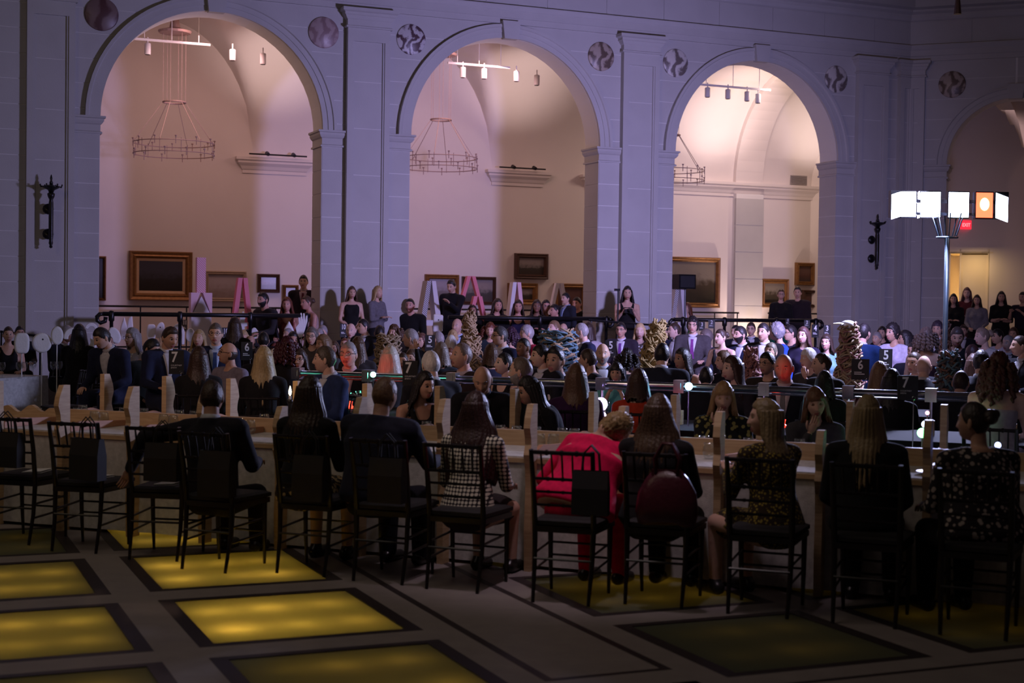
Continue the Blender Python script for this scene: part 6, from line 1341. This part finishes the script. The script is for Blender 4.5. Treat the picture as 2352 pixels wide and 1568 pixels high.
 (2256, 752, 42, -68, 1, 'bun', (.26, .18, .14), ('knit', (.62, .62, .66)), 'woman with fair pinned hair in a white sweater', dict(P=dict(hpitch=-4), skin=PALE)),
 (2291, 755, 36, -55, 1, 'short', HB, ('knit', (.55, .55, .68)), 'black-haired woman in a white shirt behind the white sweater', {}),
 (2316, 770, 38, -40, 0, 'short', HG, S_(), 'grey-haired man near the right edge', {}),
 (2343, 770, 50, -78, 0, 'crop', HD, S_(), 'man facing left at the right picture edge', {}),
 (2100, 785, 48, -25, 0, 'short', HB, S_(), 'dark-haired man lit violet below the black-haired woman', dict(skin=TAN)),
 (2122, 816, 54, 176, 0, None, HD, S_(), 'bald man, back turned, right of centre of the right-hand tables', {}),
 (2100, 829, 52, -36, 0, 'crop', HD, S_(), 'short-haired man with a red-lit face', dict(skin=TAN)),
 (2237, 820, 52, 176, 1, 'bob', (.08, .045, .035), ('knit', (.04, .035, .05)), 'brown-bobbed woman, back turned, left of the big auburn hair', {}),
 (2294, 812, 72, 172, 1, 'curly', (.075, .025, .016), ('strapless', (.45, .40, .45)), 'woman with big auburn curls and bare shoulders, back turned', dict(L=.26)),
 (2207, 858, 58, 168, 0, 'crop', HD, S_(), 'short-haired man in black, back turned, near the pipe end', dict(skin=TAN)),
 (2232, 840, 52, -155, 0, 'thin', (.06, .02, .018), S_(), 'reddish balding head behind the short-haired man', {}),
 (2252, 886, 58, 176, 0, 'short', HB, S_(), 'dark head, back turned, above the pinned-up hair', {}),
 (2020, 832, 56, -170, 1, 'bob', (.16, .09, .05), ('knit', (.06, .008, .012)), 'woman with a light brown bob in dark red beside the number 6 sign', {}),
 (2048, 864, 62, 178, 1, 'long', HB, ('knit', BLK), 'woman with long black hair, back turned, by the dim number 7 sign', dict(L=.36)),
 (2310, 905, 66, 172, 0, 'short', HB, S_(), 'broad dark-suited man, back turned, at the right edge', dict(P=dict(broad=1.1))),
 (2212, 738, 28, -5, 0, 'short', HD, S_(), 'man far back under the women by the door', {}),
 (2328, 752, 30, -15, 1, 'bob', HBR, ('knit', BLK), 'woman far back at the right below the standing guests', {}),
]
ROWT = [11.78, 13.5, 14.45, 16.32, 17.15, 19.02, 19.9, 21.72, 22.6, 24.4, 25.3, 27.1, 28.3]
taken = []
CR.sort(key=lambda c: -c[2])
for ci, c in enumerate(CR):
    x, y, h, yaw, fem, hair, hcol, top, label, e = c
    P = dict(fem=fem, arm='table', lean=8); P.update(e.get('P', {})); hd = max(-40, min(40, yaw*.4)) if abs(yaw) < 120 else 0
    P['hyaw'] = P.get('hyaw', 0) + hd
    zest = (.232 if fem else .24)*FPX/h; S = skel(P); best = None
    for tr in ROWT:
        if x in (1800, 1060, 1276, 1157, 800, 688, 1241) and tr != 13.5: continue
        p = P_t(x, y + h*.5, tr); s = p.dot(TX); v = p.dot(WY)
        top_ = P_t(x, y, tr).z
        cost = 3.2*abs(math.log(p.y/zest)) + 7*max(0, 1.20-top_) + 7*max(0, top_-1.46) + (9 if v > 22.55 else 0)
        cost += sum(4*(1-abs(s-q)/.50) for t2, q in taken if t2 == tr and abs(s-q) < .50)
        if best is None or cost < best[0]: best = (cost, tr, s, p, top_)
    _, tr, s, p, top_ = best; taken.append((tr, s)); k = p.y*h/FPX/(.232 if fem else .24)
    k = max(.78, min(1.12, k))
    person(label, p, heading(p, yaw - hd), P, skin_c=e.get('skin', LIGHT), hair=e.get('hair', hair), hcol=hcol, top=top, scale=k, vox=max(.015, p.y*.00105), L=e.get('L', .2), hseed=ci, glasses=e.get('gl', 0), beard=e.get('beard'))
    if tr < 13: q = p - Vector((math.cos(heading(p, yaw-hd)), math.sin(heading(p, yaw-hd)), 0))*.12; chair(q.dot(TX), q.dot(TY), heading(p, yaw-hd)-R(90), 'black chair under the ' + ' '.join(label.split()[:12]), 'black chairs at the second table', False)
# ---------------------------------------------------------------- standing and seated on the raised gallery floor
def stand(label, x, ytop, h, v, yaw, fem, hair, hcol, top, bottom=None, P=None, **kw):
    hd = P_wall(x, ytop + h*.52, v); Q = dict(fem=fem, sit=False, arm='hang', lean=1); Q.update(P or {}); S = skel(Q)
    gz = kw.pop('gz', ZP); k = (hd.z - gz)/S['head'].z; person(label, hd, heading(hd, yaw), Q, hair=hair, hcol=hcol, top=top, bottom=bottom, ground=gz, scale=max(.85, min(1.08, k)), vox=.020, **kw)
TR = lambda c=BLK: ('trousers', c)
stand('woman with long brown hair in a black sleeveless top before the second pier', 808, 657, 30, 23.5, 12, 1, 'long', HBR, ('sleeveless', BLK), TR(), dict(arm='clasp'), L=.26)
stand('blonde woman in a grey cardigan with folded arms before the second pier', 868, 655, 32, 23.5, 50, 1, 'long', HBL, ('jacket', (.16, .15, .17)), TR(), dict(arm='cross'), L=.30)
stand('waiter in a black turtleneck looking down in the middle arch', 1037, 640, 34, 25.0, -28, 0, 'quiff', HB, ('turtle', (.008, .008, .012)), TR(), dict(hpitch=-18, armL='phone', roll=-3))
stand('man in a dark jacket and pale blue tie in the middle arch', 1299, 669, 32, 23.6, -50, 0, 'short', HB, ('suit', (.018, .020, .032), None, (.30, .36, .50), (.10, .16, .30)), TR(), {})
stand('photographer with long dark hair and a black dress before the third pier', 1441, 657, 32, 23.2, 4, 1, 'long', HB, ('vneck', BLK), ('skirt', BLK), dict(arm='phone'), L=.24, gz=.2)
stand('woman with glasses, black top and green skirt in the right arch', 1794, 661, 30, 25.0, 6, 1, 'bun', HBR, ('knit', BLK), ('skirt', (.0, .13, .10)), dict(arm='clasp'), glasses=True)
stand('man in a dark brown jacket beside the green skirt', 1832, 657, 30, 25.0, -6, 0, 'quiff', HB, ('coat', (.022, .014, .018)), TR(), {})
stand('red-haired woman in a bright green dress in the right arch', 1578, 694, 28, 25.0, -40, 1, 'long', HR, ('vneck', (.05, .35, .06)), TR(), dict(arm='lap'), L=.24, gz=.2)
stand('man in a dark suit standing against the right edge of the left arch', 697, 632, 30, 25.0, -6, 0, 'short', HB, ('suit', (.022, .014, .022), None, (.4, .3, .34), (.12, .02, .04)), TR(), {})
for (x, y, h, v, yaw, f, hair, hc, top, lab, e) in ((604, 672, 32, 23.75, -50, 0, 'short', HB, ('coat', (.03, .026, .03)), 'bearded man in a dark coat leaning at the left handrail', dict(beard=HB)), (659, 685, 28, 23.75, -10, 1, 'long', HR, ('vneck', (.30, .09, .07)), 'red-haired woman leaning on the left handrail', dict(L=.22)), (704, 681, 28, 23.8, -60, 1, 'bun', HBR, ('sleeveless', (.5, .34, .30)), 'woman in a pale top at the end of the left handrail', {}),
        (942, 688, 26, 23.9, -20, 0, 'crop', HB, ('coat', BLK), 'man in black at the left jamb of the middle arch', dict(beard=HR)), (1143, 687, 28, 23.9, 20, 1, 'long', HD, ('knit', BLK), 'dark-haired woman behind the middle handrail, leftmost', dict(L=.2)), (1190, 690, 28, 23.85, 4, 1, 'long', HD, ('vneck', (.02, .015, .05)), 'long-haired woman in blue with crossed arms behind the middle handrail', dict(L=.22, a='cross')),
        (1233, 690, 27, 23.9, 0, 1, 'long', HD, ('knit', BLK), 'dark-skinned woman behind the middle handrail', dict(L=.16, skin=BROWN)), (1254, 689, 28, 23.95, 12, 1, 'bun', HB, ('knit', BLK), 'woman with glasses behind the middle handrail', dict(gl=1)), (1274, 700, 26, 23.7, -60, 0, 'short', HB, ('coat', BLK), 'photographer in black holding a camera behind the middle handrail', dict(a='phone')), (1325, 684, 26, 25.0, -30, 0, 'short', HB, ('coat', BLK), 'man lit red at the right jamb of the middle arch', {}), (1085, 700, 26, 25.0, 5, 1, 'long', HD, ('knit', BLK), 'woman half hidden under the pink ladders', dict(L=.2))):
    hd = P_wall(x, y + h*.52, v); Q = dict(fem=f, sit=True, arm=e.get('a', 'table'), lean=12); S = skel(Q); k = min(1.05, max(.85, (hd.z-ZP)/S['head'].z)); person(lab, hd, heading(hd, yaw), Q, skin_c=e.get('skin', (.62, .34, .26)), hair=hair, hcol=hc, top=top, ground=ZP, scale=k, vox=.021, L=e.get('L', .2), beard=e.get('beard'), glasses=e.get('gl', 0), hseed=int(x))
def stand_c(label, x, ytop, h, off, yaw, fem, hair, hcol, top, bottom=None, P=None, **kw):
    n = TY; r = ray(x, ytop + h*.52); q = EYE + r*((C0.dot(n)+off)/r.dot(n)); Q = dict(fem=fem, sit=False, arm='cross', lean=1); Q.update(P or {}); S = skel(Q); gz = kw.pop('gz', ZP)
    k = (q.z-gz)/S['head'].z; person(label, q, heading(q, yaw), Q, hair=hair, hcol=hcol, top=top, bottom=bottom, ground=gz, scale=max(.85, min(1.1, k)), vox=.021, **kw)
stand_c('woman with long dark hair in black beside the stage light pole', 2190, 673, 28, .9, 0, 1, 'long', HB, ('knit', BLK), TR(), {}, L=.34); stand_c('woman in a dark red dress before the lit doorway', 2221, 660, 27, 1.5, -5, 1, 'long', (.14, .07, .06), ('knit', (.09, .012, .02)), ('skirt', (.09, .012, .02)), {}, L=.24, skin_c=PALE)
stand_c('person in a pale grey top before the lit doorway', 2244, 676, 27, .8, -4, 1, 'long', HD, ('knit', (.22, .21, .24)), TR(), dict(arm='lap'), L=.2); stand_c('woman in black with folded arms right of the doorway', 2300, 668, 28, 1.0, 3, 1, 'long', HB, ('tee', BLK), TR(), {}, L=.28); stand_c('man in black holding a phone at the far right edge', 2349, 668, 30, 1.0, -25, 0, 'short', HB, ('tee', (.02, .012, .03)), TR(), dict(arm='phone'))
# small held things
p = P_wall(1442, 712, 22.88); g = thing('camera', 'black camera held by the photographer before the third pier', 'camera', p, YAW); m = MB(); m.box(-.07, .07, -.03, .03, -.05, .05); m.build('camera_body', BLACKM, g); m = MB(); m.tube([(0, -.03, 0), (0, -.12, 0)], .034, 10); m.build('lens', BLACKM, g)
# ---------------------------------------------------------------- finish: turn the joined figures into plain meshes
bpy.context.view_layer.update()
dg = bpy.context.evaluated_depsgraph_get()
todo = [o for o in bpy.data.objects if o.type == 'MESH' and len(o.modifiers)]
new = [(o, bpy.data.meshes.new_from_object(o.evaluated_get(dg))) for o in todo]
extra = dict((o.name, e) for o, e in PEND)
for o, me in new:
    mats = [s.material for s in o.material_slots]; o.modifiers.clear(); old = o.data
    if o.name in extra:
        ex = extra[o.name]; nv = len(me.vertices); co = np.empty(nv*3, np.float32); me.vertices.foreach_get('co', co)
        fs = [tuple(p.vertices) for p in me.polygons]; vs = [tuple(q) for q in co.reshape(-1, 3)] + ex.v; m2 = bpy.data.meshes.new('body'); m2.from_pydata(vs, [], fs + [tuple(i+nv for i in f) for f in ex.f])
        m2.polygons.foreach_set('material_index', [0]*len(fs) + ex.m); m2.polygons.foreach_set('use_smooth', [True]*(len(fs)+len(ex.f))); bpy.data.meshes.remove(me); me = m2
    elif o.name.startswith('foam'): pass
    me.materials.clear()
    for m in mats: me.materials.append(m)
    if o.name in extra: me.polygons.foreach_set('material_index', [0]*len(fs) + ex.m)
    me.name = old.name.split('.')[0]; o.data = me
    if old.users == 0: bpy.data.meshes.remove(old)
